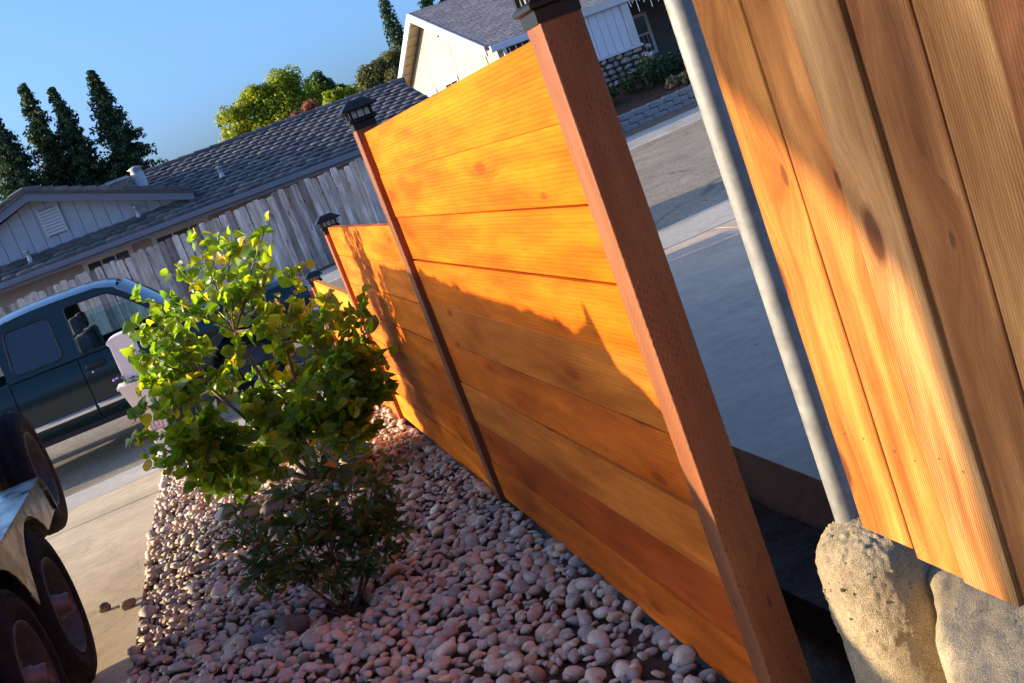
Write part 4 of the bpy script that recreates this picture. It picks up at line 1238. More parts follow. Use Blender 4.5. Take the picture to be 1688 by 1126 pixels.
def tiled_house():
    HG = -.45
    h = empty('tiled_roof_house', (-1.5, 26, HG), 'single storey grey house with dark tiled roof behind the picket fence', 'house')
    EY, EZ, RY, RZ_ = 24.3, 1.88, 28.6, 3.22
    XL, XR = -9.0, 6.05
    # wall
    box('wall', XL + .3, XR - .3, EY + .55, EY + .75, HG - .2, EZ - .02, MAT['stucco_grey'], h)
    box('side_wall', XR - .5, XR - .3, EY + .76, 33.0, HG - .2, EZ - .02, MAT['stucco_grey'], h)
    V = [(XR - .4, EY + .75, EZ - .05), (XR - .4, 2 * RY - EY - .75, EZ - .05), (XR - .4, RY, RZ_ - .12)]
    mk('side_gable', V + [(x + .15, y, z) for x, y, z in V], [(0, 1, 2), (5, 4, 3), (0, 3, 4, 1), (1, 4, 5, 2), (2, 5, 3, 0)], MAT['stucco_grey'], h)
    # roof deck and rear slope
    sl = (RZ_ - EZ) / (RY - EY)
    def rz(y): return EZ + sl * (y - EY)
    rf = mk('roof', [(XL, EY, EZ), (XR, EY, EZ), (XR, RY, RZ_), (XL, RY, RZ_), (XL, 2 * RY - EY, EZ), (XR, 2 * RY - EY, EZ),
              (XL, EY + .06, EZ - .10), (XR, EY + .06, EZ - .10), (XR, RY, RZ_ - .14), (XL, RY, RZ_ - .14), (XL, 2 * RY - EY, EZ - .12), (XR, 2 * RY - EY, EZ - .12)],
             [(0, 1, 2, 3), (3, 2, 5, 4), (6, 9, 8, 7), (9, 10, 11, 8), (0, 3, 9, 6), (1, 7, 8, 2), (3, 4, 10, 9), (2, 8, 11, 5), (4, 5, 11, 10), (0, 6, 7, 1)], MAT['tile'], h)
    box('eave_fascia', XL, XR, EY - .03, EY - .003, EZ - .20, EZ + .012, MAT['fascia'], h)
    box('gutter', XL, XR, EY - .13, EY - .034, EZ - .12, EZ - .01, MAT['fascia'], h, .02, 2)
    mk('soffit', [(XL, EY, EZ - .19), (XR, EY, EZ - .19), (XR, EY + .55, EZ - .19), (XL, EY + .55, EZ - .19), (XL, EY, EZ - .17), (XR, EY, EZ - .17), (XR, EY + .55, EZ - .17), (XL, EY + .55, EZ - .17)],
       [(0, 3, 2, 1), (4, 5, 6, 7), (0, 1, 5, 4), (2, 3, 7, 6)], MAT['fascia'], h)
    # tiles: courses up the slope; each tile a wedge lying proud of the deck
    rows = 15; length = math.hypot(RY - EY, RZ_ - EZ); pitch = length / rows; tw = .33
    u = np.array([0, (RY - EY) / length, (RZ_ - EZ) / length]); nrm = np.array([0, -u[2], u[1]])
    tv = np.array([(-tw / 2 + .004, 0, .055), (tw / 2 - .004, 0, .055), (tw / 2 - .004, pitch * 1.12, .014), (-tw / 2 + .004, pitch * 1.12, .014),
                   (-tw / 2 + .004, 0, .012), (tw / 2 - .004, 0, .012), (-tw * .17, 0, .075), (tw * .17, 0, .075), (-tw * .17, pitch * 1.12, .03), (tw * .17, pitch * 1.12, .03)])
    tf = [(0, 6, 8, 3), (6, 7, 9, 8), (7, 1, 2, 9), (0, 4, 5, 1, 7, 6), (0, 3, 4), (1, 5, 2)]
    def world(v, x, s, ang=0, lift=0):
        v = v.copy(); v[:, 2] += lift
        if ang: v[:, 2] += v[:, 0] * ang
        P = np.zeros((len(v), 3))
        P[:, 0] = x + v[:, 0]
        P += np.outer(v[:, 1] + s, u) + np.outer(v[:, 2], nrm)
        return P + np.array([0, EY, EZ])
    base_v = tv @ np.array([[1, 0, 0], u, nrm])
    me = mesh_of('roof_tile', base_v, tf); me.materials.append(MAT['tile'])
    tiles = []
    for r in range(rows):
        n = int((XR - XL) / tw)
        for k in range(n):
            x = XL + (k + .5) * tw + (.5 * tw if r % 2 else 0)
            if x > XR - tw * .4: continue
            s = r * pitch - .02
            tiles.append((x, s, r))
    inview = [t for t in tiles if -1.2 < t[0] < 6 and t[2] >= 4]
    inview.sort(key=lambda t: abs(t[0] - 3.4) + abs(t[1] - 3.0) * .8)
    chosen = set(inview[:290])
    V2 = []; F2 = []; A = []; off = 0
    for t in tiles:
        x, s, r = t
        lift = random.uniform(0, .012); ang = random.gauss(0, .03)
        if t in chosen:
            p = np.array([x, EY, EZ]) + u * s + nrm * lift
            o = link('roof_tile', me, p, None, rf); o.rotation_euler = (0, ang, 0)
        else:
            v = world(tv, x, s, ang, lift); V2.append(v); F2 += [tuple(q + off for q in f) for f in tf]; off += len(v); A += [random.random()] * len(v)
    o = mk('roof_tiles', np.concatenate(V2), F2, MAT['tile'], rf); at = o.data.attributes.new('rnd', 'FLOAT', 'POINT'); at.data.foreach_set('value', A); o['kind'] = 'stuff'
    # ridge caps
    for k in range(36):
        x = XL + k * .42
        V, Fc = tube_vf([(x, RY, RZ_ + .03), (x + .44, RY, RZ_ + .02)], [.10, .085], 8); mk('ridge_tile', [tuple(v) for v in V], Fc, MAT['tile'], rf, False)
    # cross gable on the left of the roof
    GY = 25.3; gx0, gx1, gpk, gpz = -7.4, -.25, -3.58, 3.52
    zb = rz(GY)
    gw = 2.6
    def gz(x): return gpz - .16 - (gpz - zb - .12) * abs(x - gpk) / (gx1 - gpk)
    k = 0; x = gx0 + .3
    while x < gx1 - .3:
        x2 = x + .29
        zt0, zt1 = gz(x), gz(x2 - .012)
        if min(zt0, zt1) > zb - .02 - .0:
            poly = [(x, zb - .10), (x2 - .012, zb - .10), (x2 - .012, zt1), (x, zt0)]
            if x < gpk < x2 - .012: poly.insert(3, (gpk, gz(gpk)))
            prism('siding_board', poly, 'y', GY, GY + .03, MAT['bluegrey'], h)
        x = x2
    box('gable_backing', gx0 + .4, gx1 - .4, GY + .031, GY + .05, zb - .1, zb + .02, MAT['fascia'], h)
    mk('gable_backing', [(gx0 + .3, GY + .034, zb - .1), (gx1 - .3, GY + .034, zb - .1), (gx1 - .3, GY + .034, gz(gx1 - .3)), (gpk, GY + .034, gz(gpk)), (gx0 + .3, GY + .034, gz(gx0 + .3))], [(0, 1, 2, 3, 4)], MAT['fascia'], h)
    # rake boards and roof of the gable
    for s, xe in ((1, gx1), (-1, gx0)):
        ze = zb + .10
        dx = xe - gpk; dz = ze - gpz
        Lr = math.hypot(dx, dz); nx_, nz_ = -dz / Lr * s, abs(dx) / Lr
        V = []
        for yy in (GY - .32, GY - .29):
            V += [(gpk, yy, gpz), (xe, yy, ze), (xe, yy, ze - .17), (gpk, yy, gpz - .18)]
        mk('rake_board', V, [(0, 1, 2, 3), (7, 6, 5, 4), (0, 4, 5, 1), (3, 2, 6, 7), (1, 5, 6, 2)], MAT['fascia'], h)
        yb = 30.0
        V = [(gpk, GY - .36, gpz + .005), (xe, GY - .36, ze + .005), (xe + s * .0, yb, ze + .005), (gpk, yb, gpz + .005),
             (gpk, GY - .36, gpz + .09), (xe + s * .06, GY - .36, ze + .075), (xe + s * .06, yb, ze + .075), (gpk, yb, gpz + .09)]
        g_ = mk('gable_roof', V, [(0, 3, 2, 1), (4, 5, 6, 7), (0, 1, 5, 4), (2, 3, 7, 6), (1, 2, 6, 5)], MAT['tile'], h)
        for k in range(12):
            t0 = k / 12; t1 = (k + 1.12) / 12
            xa, za = gpk + dx * t0, gpz + .09 + dz * t0; xb, zb_ = gpk + dx * min(1, t1), gpz + .09 + dz * min(1, t1)
            V, Fc = tube_vf([(xa, GY - .33, za + .005), (xb, GY - .33, zb_ + .02)], [.055, .07], 6); mk('rake_tile', [tuple(v) for v in V], Fc, MAT['tile'], g_)
    # louvred vent
    vx, vz = -3.32, 2.78
    lv = box('louvre_vent', vx - .20, vx + .20, GY - .03, GY - .004, vz - .30, vz + .30, MAT['fascia'], h)
    box('vent_frame', vx - .235, vx - .20, GY - .05, GY - .005, vz - .33, vz + .33, MAT['trimw'], lv); box('vent_frame', vx + .20, vx + .235, GY - .05, GY - .005, vz - .33, vz + .33, MAT['trimw'], lv)
    for k in range(8):
        zz = vz - .26 + k * .073
        mk('slat', [(vx - .2, GY - .055, zz - .03), (vx + .2, GY - .055, zz - .03), (vx + .2, GY - .034, zz + .02), (vx - .2, GY - .034, zz + .02), (vx - .2, GY - .055, zz - .018), (vx + .2, GY - .055, zz - .018), (vx + .2, GY - .034, zz + .032), (vx - .2, GY - .034, zz + .032)],
           [(0, 3, 2, 1), (4, 5, 6, 7), (0, 1, 5, 4), (2, 3, 7, 6), (1, 2, 6, 5), (0, 4, 7, 3)], MAT['trimw'], lv)
    # pipe vents
    for (x, y, zt) in ((.55, 25.9, 2.62), (-1.55, 25.2, 2.52), (-4.05, 24.9, 2.55)):
        zz = rz(y)
        V, Fc = lathe_vf([(.13, zz - .1), (.05, zz + .10), (.045, zz + .25), (.075, zz + .26), (.07, zz + .30), (0, zz + .31)], 'z', (x, y, 0), 14); mk('roof_vent', V, Fc, MAT['lead'], h, True)
    # windows
    for (xa, xb) in ((-3.0, -2.05), (-1.42, -.25), (-6.4, -5.2)):
        yy = EY + .545
        w = box('window', xa - .09, xb + .09, yy - .02, yy, .55, 1.70, MAT['trimw'], h)
        n = 3
        for k in range(n):
            pw = (xb - xa) / n
            box('pane', xa + k * pw + .02, xa + (k + 1) * pw - .02, yy - .032, yy - .021, .62, 1.60, MAT['pane'], w)
        box('sill', xa - .13, xb + .13, yy - .07, yy - .021, 1.66, 1.74, MAT['trimw'], w)
    # chimney behind the ridge
    cx, cy = -1.75, 27.0
    ch = box('chimney', cx - .22, cx + .22, cy - .2, cy + .25, 2.4, 3.18, MAT['brick'], h)
    for r in range(8):
        for k in range(2):
            box('brick', cx - .23 + .235 * k, cx - .005 + .235 * k, cy - .215, cy - .201, 2.66 + r * .064, 2.66 + r * .064 + .055, MAT['brick'], ch)
    box('chimney_cap', cx - .27, cx + .27, cy - .25, cy + .3, 3.182, 3.25, MAT['lead'], ch)
    V, Fc = lathe_vf([(.16, 2.75), (.16, 3.2), (.13, 3.32), (.2, 3.35), (0, 3.42)], 'z', (cx + .5, cy, 0), 14); mk('flue', V, Fc, MAT['lead'], h, True)
tiled_house()

# ------------------------------------------------------------------ cream house further right
MAT['cream'] = simple('cream_stucco', (.315, .285, .245), .9, 0, .05, 2.0, .3)
MAT['white'] = simple('white_trim', (.55, .54, .52), .5, 0, .04, 4)
MAT['soffit'] = simple('tan_soffit', (.50, .40, .26), .8, 0, .1, 4)
MAT['greywall'] = simple('grey_wall', (.10, .09, .08), .85, 0, .1, 4)
MAT['lav'] = simple('pale_siding', (.62, .62, .66), .6, 0, .05, 4)
MAT['dark'] = simple('dark_recess', (.035, .03, .028), .9, 0, .2, 4)
b = NB('roof_shingle'); v_ = b.wpos()
x_, y_, z_ = b.sep(v_)
row_ = b.math('FLOOR', b.math('MULTIPLY', z_, 14.0))
br = b.N('ShaderNodeTexBrick'); br.inputs['Scale'].default_value = 1.0; br.offset = .5
b.L(b.comb(b.math('ADD', b.math('MULTIPLY', x_, 1.0), b.math('MULTIPLY', b.noise(b.comb(0.0, 0.0, row_), 3.7, 0), 9)), b.math('MULTIPLY', z_, 1.9), 0.0), br.inputs['Vector'])
br.inputs['Brick Width'].default_value = .28; br.inputs['Row Height'].default_value = .12; br.inputs['Mortar Size'].default_value = .012
br.inputs['Color1'].default_value = (.22, .19, .175, 1); br.inputs['Color2'].default_value = (.36, .31, .28, 1); br.inputs['Mortar'].default_value = (.07, .065, .07, 1)
n_ = b.noise(v_, 30, 3); f_ = b.mapr(n_, .3, .7, .8, 1.2)
b.col(b.mix(1.0, br.outputs[0], b.comb(f_, f_, f_), 'MULTIPLY')); b.rough(.9); b.spec(.15); b.bump(br.outputs[1], -.4, .02); MAT['shingle'] = b.m

def cream_house():
    X0 = 8.0; EY, EZ, RY, RZ_, FY, FZ = 26.75, 3.22, 33.2, 5.32, 39.4, 3.30
    XE = 30.0
    h = empty('cream_house', (12, 30, .9), 'cream stucco house with a white trimmed gable and grey shingle roof across the street', 'house')
    WX = X0 + .45; wy0, wy1 = EY + .55, FY - .55
    sl = (RZ_ - EZ) / (RY - EY); sr = (RZ_ - FZ) / (FY - RY)
    zz = lambda y: (EZ + sl * (y - EY) if y < RY else FZ + sr * (FY - y)) - .16
    # gable wall
    P = [(wy0, .2), (wy1, .2), (wy1, zz(wy1)), (RY, zz(RY)), (wy0, zz(wy0))]
    prism('gable_wall', P, 'x', WX, WX + .2, MAT['cream'], h)
    # control joints and small gable vents
    for y in (31.6, 35.0):
        box('joint_strip', WX - .012, WX - .002, y, y + .03, .3, zz(y) - .05, MAT['soffit'], h)
    for k in range(5):
        zc = zz(RY) - .35 - k * .13
        box('vent_slit', WX - .02, WX - .002, RY - .9, RY - .75, zc, zc + .05, MAT['dark'], h)
    box('corner_trim', WX - .04, WX + .14, wy0 - .1, wy0 + .05, .2, zz(wy0) - .02, MAT['white'], h)
    box('corner_trim', WX - .03, WX - .001, wy0 + 1.1, wy0 + 1.16, .2, zz(wy0 + 1.1) - .02, MAT['soffit'], h)
    # small windows near the bottom of the gable
    for (y, zc, s) in ((37.5, 3.0, .42), (35.3, 2.95, .42), (32.7, 3.0, .85)):
        w = box('gable_window', WX - .05, WX - .003, y - s, y + s, zc - .55, zc + .02, MAT['white'], h)
        for k in range(2):
            box('pane', WX - .06, WX - .051, y - s + .1 + k * (s - .06), y - .04 + k * (s - .06), zc - .45, zc - .10, MAT['pane'], w)
    # roof planes
    R = [(X0, EY, EZ), (XE, EY, EZ), (XE, RY, RZ_), (X0, RY, RZ_), (X0, FY, FZ), (XE, FY, FZ)]
    V = R + [(x, y, z - .07) for x, y, z in R]
    rf = mk('roof', V, [(0, 1, 2, 3), (3, 2, 5, 4), (6, 9, 8, 7), (9, 10, 11, 8), (0, 6, 7, 1), (4, 5, 11, 10)], MAT['shingle'], h)
    # rake fascia (white) and soffit panels with joints
    for ya, za, yb, zb_ in ((EY, EZ, RY, RZ_), (FY, FZ, RY, RZ_)):
        V = []
        for x in (X0 - .03, X0 + .02):
            V += [(x, ya, za + .01), (x, yb, zb_ + .01), (x, yb, zb_ - .26), (x, ya, za - .24)]
        mk('rake_fascia', V, [(0, 1, 2, 3), (7, 6, 5, 4), (0, 4, 5, 1), (3, 2, 6, 7), (0, 3, 7, 4)], MAT['white'], h)
        n = 9
        for k in range(n):
            t0, t1 = k / n + .006, (k + 1) / n - .006
            a = (ya + (yb - ya) * t0, za + (zb_ - za) * t0 - .12); c = (ya + (yb - ya) * t1, za + (zb_ - za) * t1 - .12)
            V = [(X0 + .02, a[0], a[1]), (WX, a[0], a[1]), (WX, c[0], c[1]), (X0 + .02, c[0], c[1])]; V += [(x, y, z + .03) for x, y, z in V]
            mk('soffit_panel', V, [(0, 1, 2, 3), (7, 6, 5, 4), (0, 4, 5, 1), (1, 5, 6, 2), (2, 6, 7, 3), (3, 7, 4, 0)], MAT['soffit'], h)
    box('gutter', X0 + .1, XE, EY - .12, EY - .005, EZ - .20, EZ - .02, MAT['lav'], h, .02, 2)
    box('eave_return', X0 - .02, X0 + .5, FY - 1.0, FY, FZ - .45, FZ - .22, MAT['soffit'], h)
    # front wall
    box('front_wall', WX + .2, 10.25, wy0, wy0 + .2, .2, EZ - .1, MAT['greywall'], h)
    box('downspout', X0 + .42, X0 + .50, EY - .1, EY - .02, .6, EZ - .2, MAT['white'], h)
    # bay with pale vertical siding and porch behind
    for k in range(6):
        x = 10.26 + k * .235
        box('siding_board', x, x + .222, EY - .5, EY - .47, 1.93, 3.06, MAT['lav'], h)
    box('siding_backing', 10.25, 11.68, EY - .469, EY - .44, 1.9, 3.08, MAT['fascia'], h)
    box('bay_sill', 10.2, 11.95, EY - .56, EY - .45, 1.86, 1.93, MAT['white'], h)
    box('porch_post', 11.68, 11.9, EY - .54, EY - .36, 1.93, 3.08, MAT['white'], h)
    box('bay_fascia', 10.2, 14, EY - .62, EY - .57, 3.05, 3.22, MAT['white'], h)
    box('porch_ceiling', 10.2, 15, EY - .56, EY + 2.4, 3.085, 3.12, MAT['dark'], h)
    box('porch_wall', 10.3, 15, EY + 2.0, EY + 2.15, .8, 3.08, MAT['greywall'], h)
    w = box('porch_window', 12.62, 13.45, EY + 1.95, EY + 1.995, 1.55, 2.75, MAT['trimw'], h)
    box('pane', 12.72, 13.35, EY + 1.935, EY + 1.949, 2.2, 2.66, MAT['pane'], w); box('pane', 12.72, 13.35, EY + 1.935, EY + 1.949, 1.66, 2.14, MAT['pane'], w)
    for k in range(4): box('glazing_bar', 12.83 + k * .14, 12.845 + k * .14, EY + 1.925, EY + 1.934, 1.66, 2.14, MAT['white'], w)
    # stone base under the bay: separate stones
    random.seed(11)
    for r in range(5):
        x = 10.22 + random.uniform(-.1, 0)
        while x < 12.0:
            wd = random.uniform(.16, .34)
            v = pebble_variant(icosphere(1)[0], random.random() * 50, .25) * np.array([wd * .52, .09, .085])
            mk('stone', v + np.array([x + wd / 2, EY - .47, 1.80 - r * .155]), icosphere(1)[1], MAT['rockc'], h, False, random.choice(((.32, .25, .2), (.24, .2, .18), (.38, .3, .24))))
            x += wd
    box('stone_backing', 10.2, 12.0, EY - .46, EY - .3, .8, 1.86, MAT['dark'], h)
    # icicle lights along the eave
    MAT['bulb'] = simple('white_bulb', (.8, .8, .78), .4)
    lts = empty('icicle_lights', (12, EY - .6, 3.05), 'short strands of white icicle lights hanging under the house eave', 'lights')
    for k in range(26):
        x = 8.6 + k * .19 if k < 8 else 11.95 + (k - 8) * .10
        yy = EY - .03 if k < 8 else EY - .55
        ln = random.choice((.08, .16, .26, .34))
        zt = 3.0 if k < 8 else 3.04
        V, Fc = tube_vf([(x, yy, zt), (x + random.uniform(-.02, .02), yy, zt - ln)], .013, 4); mk('strand', [tuple(v) for v in V], Fc, MAT['bulb'], lts)
cream_house()

# garden bank and block retaining wall in front of it
def bankz(x, y):
    zb = float(zg(x, 23.9)); return zb + np.interp(y, [23.9, 24.3, 25.2, 26.2, 27.5], [.36, .40, .62, .98, 1.08])
sheet('garden_bank', 6.3, 26, 24.18, 28.6, 40, 16, MAT['soil'], 0, .6, zf=bankz, jit=.06)
sheet('verge', 5.4, 26, 22.25, 24.0, 30, 6, MAT['earth'], .005, .1)
MAT['block'] = simple('retaining_block', (.30, .27, .25), .9, 0, .18, 12, .4)
rwl = empty('retaining_wall', (10, 24.0, float(zg(10, 24))), 'low wall of grey concrete blocks below the cream house garden', 'wall')
for r in range(3):
    for k in range(19):
        x = 6.4 + k * .42 + (.21 if r % 2 else 0); z0 = float(zg(x, 24)) - .03 + r * .152
        bm = bmesh.new(); addbox(bm, x, x + .405, 23.95 + r * .012 + random.uniform(-.008, .008), 24.17, z0, z0 + .143, .012, 1)
        v = random.uniform(.8, 1.2); bm_obj('block', bm, MAT['block'], rwl)

# ------------------------------------------------------------------ foliage of the garden and the trees
def leaf_cloud(centres, n, size, squash=1.0, normal_up=.3, jitter=1.0):
    """centres: (x,y,z,r) clumps; returns small bent leaf quads scattered through their volume, denser near the skin"""
    C = np.array(centres); w = C[:, 3] ** 2.2; w /= w.sum()
    idx = RNG.choice(len(C), n, p=w)
    d = RNG.normal(size=(n, 3)); d /= np.linalg.norm(d, axis=1)[:, None]
    rad = (RNG.random(n) ** .45)
    d[:, 2] *= squash
    P = C[idx, :3] + d * (C[idx, 3] * rad)[:, None] * jitter
    nr = d + RNG.normal(scale=.6, size=(n, 3)); nr[:, 2] += normal_up; nr /= np.linalg.norm(nr, axis=1)[:, None]
    a = np.cross(nr, RNG.normal(size=(n, 3))); a /= np.linalg.norm(a, axis=1)[:, None]
    bb = np.cross(nr, a)
    s = size * RNG.uniform(.6, 1.3, n)[:, None]
    V = np.stack([P - a * s, P + bb * s * .55 + nr * s * .15, P + a * s, P - bb * s * .55 + nr * s * .15], 1).reshape(-1, 3)
    F_ = np.arange(4 * n).reshape(-1, 4)
    tone = RNG.random(len(C))[idx] * .55 + RNG.random(n) * .45
    return V, F_, np.repeat(tone, 4)
def cloud_obj(name, V, F_, A, mat, parent):
    me = bpy.data.meshes.new(name); c = V.mean(0)
    me.vertices.add(len(V)); me.vertices.foreach_set('co', (V - c).ravel())
    me.loops.add(F_.size); me.loops.foreach_set('vertex_index', F_.ravel().astype(np.int32))
    me.polygons.add(len(F_)); me.polygons.foreach_set('loop_start', np.arange(0, F_.size, 4, dtype=np.int32))
    at = me.attributes.new('rnd', 'FLOAT', 'POINT'); at.data.foreach_set('value', A)
    me.update(calc_edges=True)
    return link(name, me, c, mat, parent)

MAT['dgreen'] = m_leaf('dark_bush_leaf', (.02, .04, .012), (.03, .06, .018), (.06, .09, .03), .25, .5, spec=.3)
MAT['conifer'] = m_leaf('conifer_needles', (.018, .045, .020), (.032, .062, .028), (.08, .10, .04), .15, .6, spec=.2)
MAT['ytree'] = m_leaf('yellow_green_leaf', (.13, .19, .012), (.25, .28, .016), (.40, .36, .025), .45, .5, spec=.3)
MAT['gtree'] = m_leaf('mid_green_leaf', (.03, .075, .015), (.05, .10, .02), (.12, .15, .03), .35, .5, spec=.3)
MAT['rtree'] = m_leaf('red_leaf', (.20, .06, .04), (.30, .10, .06), (.22, .16, .05), .35, .5, spec=.3)
MAT['otree'] = m_leaf('olive_leaf', (.07, .08, .03), (.11, .115, .035), (.16, .15, .06), .35, .6, spec=.3)
MAT['straw'] = m_leaf('dry_stems', (.20, .14, .07), (.26, .19, .10), (.32, .24, .13), .2, .8, spec=.2)

def bush(name, label, c, rx, rz, mat, n, size, seed):
    random.seed(seed)
    x, y = c; z = bankz(x, y) if y > 23.9 else float(zg(x, y))
    r = empty(name, (x, y, z), label, 'bush')
    cl = []
    for i in range(16):
        a = random.uniform(0, 6.28); q = random.random() ** .5 * rx
        cl.append((x + q * math.cos(a), y + q * math.sin(a) * .7, z + rz * random.uniform(.25, .95) * (1 - .5 * q / rx), rx * random.uniform(.22, .4)))
    V, F_, A = leaf_cloud(cl, n, size); V[:, 2] = np.maximum(V[:, 2], z + .01)
    cloud_obj('foliage', V, F_, A, mat, r)
    Vs = []; Fs = []; off = 0
    for q in cl[:8]:
        v, fc = tube_vf([(x, y, z - .05), ((x + q[0]) / 2, (y + q[1]) / 2, z + rz * .3), q[:3]], [.02, .014, .006], 5)
        Vs += [tuple(p) for p in v]; Fs += [tuple(k + off for k in f) for f in fc]; off += len(v)
    mk('stems', Vs, Fs, MAT['bark'], r, True)
    return r
bush('garden_bush', 'leafy dark green bush in front of the porch, largest in the garden', (11.35, 25.35), .75, .85, MAT['dgreen'], 2600, .045, 1)
bush('garden_bush', 'dark rounded bush at the right of the garden beside the steel post', (12.7, 25.5), .6, .7, MAT['dgreen'], 1600, .045, 2)
bush('garden_bush', 'low dark bush at the left end of the garden beside the fence post', (10.0, 25.3), .45, .75, MAT['dgreen'], 1200, .045, 3)
bush('dry_plant', 'patch of dry straw coloured stems above the block wall', (11.9, 24.6), .45, .30, MAT['straw'], 700, .06, 4)
bush('white_flower_bush', 'small bush with white flowers against the dark porch', (11.95, 26.0), .3, .75, simple('white_petals', (.7, .7, .66), .7), 90, .04, 5)
rock('garden_rock', 12.0, 23.6, float(zg(12, 23.6)) + .06, .13, .1, .08, (.6, .58, .55), 'small pale rock on the ground before the block wall', seed=41)

def tree(name, label, base, trunk_h, trunk_r, clumps, n, size, mat, cat='tree', group=None, squash=1.0, limbs=10, bark=None):
    r = empty(name, base, label, cat, group)
    B = Vector(base); Vs = []; Fs = []; off = 0
    top = B + Vector((0, 0, trunk_h))
    v, fc = tube_vf([B, B.lerp(top, .4) + Vector((.05, 0, 0)), top], [trunk_r, trunk_r * .7, trunk_r * .25], 8)
    Vs += [tuple(p) for p in v]; Fs += [tuple(k + off for k in f) for f in fc]; off += len(v)
    for c in random.sample(clumps, min(limbs, len(clumps))):
        t = random.uniform(.35, .9); p = B.lerp(top, min(t, max(.2, (c[2] - B.z) / trunk_h * .8)))
        e = Vector(c[:3]); m = p.lerp(e, .5) + Vector((0, 0, -.05 * (e - p).length))
        v, fc = tube_vf([p, m, e], [trunk_r * .35, trunk_r * .22, trunk_r * .08], 5)
        Vs += [tuple(q) for q in v]; Fs += [tuple(k + off for k in f) for f in fc]; off += len(v)
    mk('trunk', Vs, Fs, bark or MAT['bark'], r, True)
    V, F_, A = leaf_cloud(clumps, n, size, squash, .3, 1.35)
    cloud_obj('crown', V, F_, A, mat, r)
    return r

def conifer(label, x, y, ztop, zbase, width, seed, lean=.0):
    """tiers of drooping branches, each a row of shrinking needle clumps"""
    random.seed(seed)
    cl = []
    H = ztop - zbase
    lev = .08
    while lev < .995:
        zc = zbase + H * lev
        rad = width * (1 - lev) ** .8 * 1.5 + .07
        for i in range(7 if lev < .8 else 5):
            a = random.uniform(0, 6.28); ln = rad * random.uniform(.6, 1.12); up = random.uniform(-.05, .22)
            nseg = max(2, int(ln / .28))
            for k in range(nseg):
                t = (k + .6) / nseg
                cl.append((x + ln * t * math.cos(a), y + ln * t * math.sin(a), zc + up * ln * t - .30 * ln * t * t + random.uniform(-.06, .06), .10 + .16 * (1 - t) * min(1, rad) + .05))
        cl.append((x, y, zc, .12 + .25 * rad))
        lev += .017 + .012 * (1 - lev)
    cl.append((x, y, ztop - .05, .10))
    return tree('conifer_tree', label, (x, y, zbase), H * .99, .22, cl, 46000, .10, MAT['conifer'], 'tree', 'dark conifers behind the tiled house', .7, 26)
conifer('tall dark conifer standing alone at the right of the conifer row', -1.9, 60, 10.6, -.3, 2.1, 1)
conifer('dark conifer with a pointed top, second from the right of the conifer row', -3.95, 60.5, 10.45, -.3, 1.9, 2)
conifer('tallest dark conifer, third from the right of the conifer row', -5.25, 61, 11.15, -.3, 1.9, 3)
conifer('dark conifer cut by the left photo edge', -7.1, 60, 10.6, -.3, 2.2, 4)

def round_tree(name, label, pts, base, mat, n, size, th, tr_, r0, seed, cat='tree', group=None, sub=9):
    random.seed(seed)
    cl = []
    for (x, y, z, r) in pts:
        for i in range(sub):
            d = Vector((random.gauss(0, 1), random.gauss(0, 1), random.gauss(0, .8))).normalized() * r * random.uniform(.3, .95)
            cl.append((x + d.x, y + d.y, z + d.z, r * random.uniform(.2, .42)))
        cl.append((x, y, z, r * .55))
    return tree(name, label, base, th, tr_, cl, n, size, mat, cat, group)
round_tree('yellow_green_tree', 'broad tree with yellow green sunlit leaves behind the tiled roof', [(3.3, 50, 5.4, .8), (4.3, 50.3, 5.8, .95), (5.5, 50, 6.1, .95), (4.1, 50, 4.7, 1.3), (5.3, 49.6, 4.9, 1.3), (6.4, 50.5, 5.3, .85), (2.9, 50, 4.5, .8), (3.2, 50, 3.4, 1.0), (4.9, 50.2, 5.4, 1.1), (6.2, 50, 4.4, 1.0), (4.3, 50, 3.6, 1.2)], (4.6, 50, -.3), MAT['ytree'], 30000, .085, 5.0, .18, 1, 5)
round_tree('green_tree', 'dark green rounded tree right of the yellow green one', [(7.6, 52, 5.4, .85), (8.2, 52, 4.9, .7), (7.2, 52, 4.4, .9), (8.2, 52, 4.0, .9)], (7.6, 52, -.3), MAT['gtree'], 15000, .085, 4.6, .16, 1, 6)
round_tree('red_leaved_tree', 'small tree with red autumn leaves just above the tiled roof', [(5.0, 44, 4.1, .40), (5.6, 44, 4.35, .42), (4.5, 44, 3.9, .4), (5.2, 44, 3.6, .5)], (5.2, 44, -.3), MAT['rtree'], 2200, .08, 3.4, .08, 1, 7)
round_tree('light_green_tree', 'small light green tree between the red one and the tiled roof ridge', [(6.6, 43, 4.35, .45), (7.1, 43, 4.2, .45), (6.2, 43, 4.0, .5), (6.7, 43, 3.6, .5)], (6.5, 43, -.3), MAT['ytree'], 2500, .08, 3.4, .08, 1, 8)
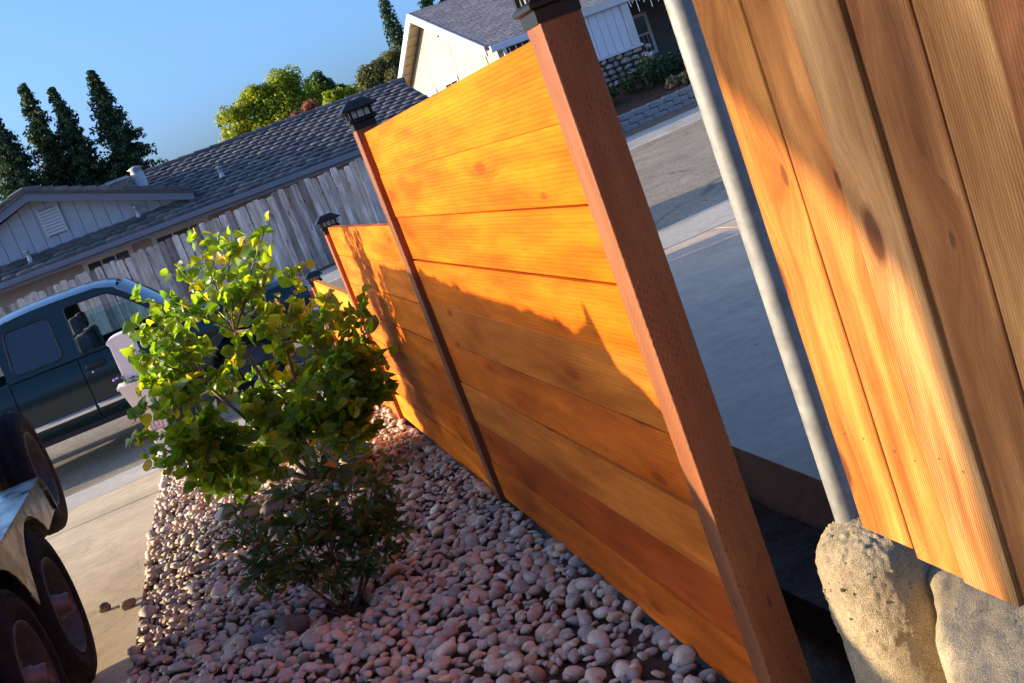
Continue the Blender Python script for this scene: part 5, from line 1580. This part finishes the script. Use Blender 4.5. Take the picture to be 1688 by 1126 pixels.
round_tree('olive_tree', 'dull olive green tree beside the cream gable', [(9.2, 47, 4.9, .7), (9.9, 47, 5.1, .75), (8.7, 47, 4.4, .65), (9.7, 47, 4.2, .9), (8.6, 47, 3.7, .6)], (9.3, 47, -.3), MAT['otree'], 18000, .075, 4.6, .12, 1, 9)
random.seed(12)
cy = []
for i in range(26):
    zc = 3.0 + i * .24; rr = .10 + .36 * min(1, (9.2 - zc) / 4.0)
    cy += [(10.98 + random.uniform(-.15, .15) * rr, 48.5 + random.uniform(-.1, .1), zc, rr) for _ in range(2)]
tree('cypress_tree', 'narrow dark green cypress rising behind the cream gable', (10.98, 48.5, -.3), 8.6, .12, cy, 7000, .08, MAT['conifer'], limbs=4)
round_tree('far_pine', 'dark pine branches showing over the cream house roof', [(15.9, 60, 8.55, .5), (17.0, 60, 8.2, .6), (18.2, 60, 7.7, .6), (19.4, 60, 7.4, .6), (17, 60, 7.0, 1.0)], (17.5, 60, -.3), MAT['conifer'], 3500, .11, 7.8, .2, 1, 10)

# ------------------------------------------------------------------ unseen house left of the driveway, outline shaped to shade the cedar fence
def shade_house():
    h = empty('shade_caster_house', (-7.0, -1.0, 0), 'unseen house across the driveway, its corner and roof shaped to cast shade on the cedar fence', 'house')
    XW = -5.6
    ys = .43       # wall corner

    box('wall', -11.5, XW, -9.0, ys, -.2, 2.5, MAT['cream'], h)
    P = [(-9.0, 2.505), (.44, 2.505), (1.05, 2.885), (1.05, 3.04), (.40, 2.75), (-9.0, 2.75)]
    prism('roof', P, 'x', -12.0, XW + .02, MAT['shingle'], h)
shade_house()

def added_home():  # unseen garage added behind the camera to darken reflections and bounce warm light
    h = empty('reflection_garage', (0, -7, 0), 'unseen garage added at the head of the driveway to darken reflections in the truck', 'house')
    box('wall', -5.5, 9.0, -7.2, -7.0, -.2, 2.9, MAT['cream'], h)
    box('garage_door', -4.9, -1.9, -6.99, -6.95, 0.0, 2.2, MAT['white'], h)
    for k in range(4): box('door_panel', -4.85, -1.95, -6.945, -6.93, .04 + k * .54, .54 + k * .54, MAT['white'], h, .01)
    prism('roof', [(-6.4, 2.85), (-12.0, 4.9), (-12.0, 4.7), (-7.2, 2.75), (-6.4, 2.65)], 'x', -5.9, 9.4, MAT['shingle'], h)
added_home()
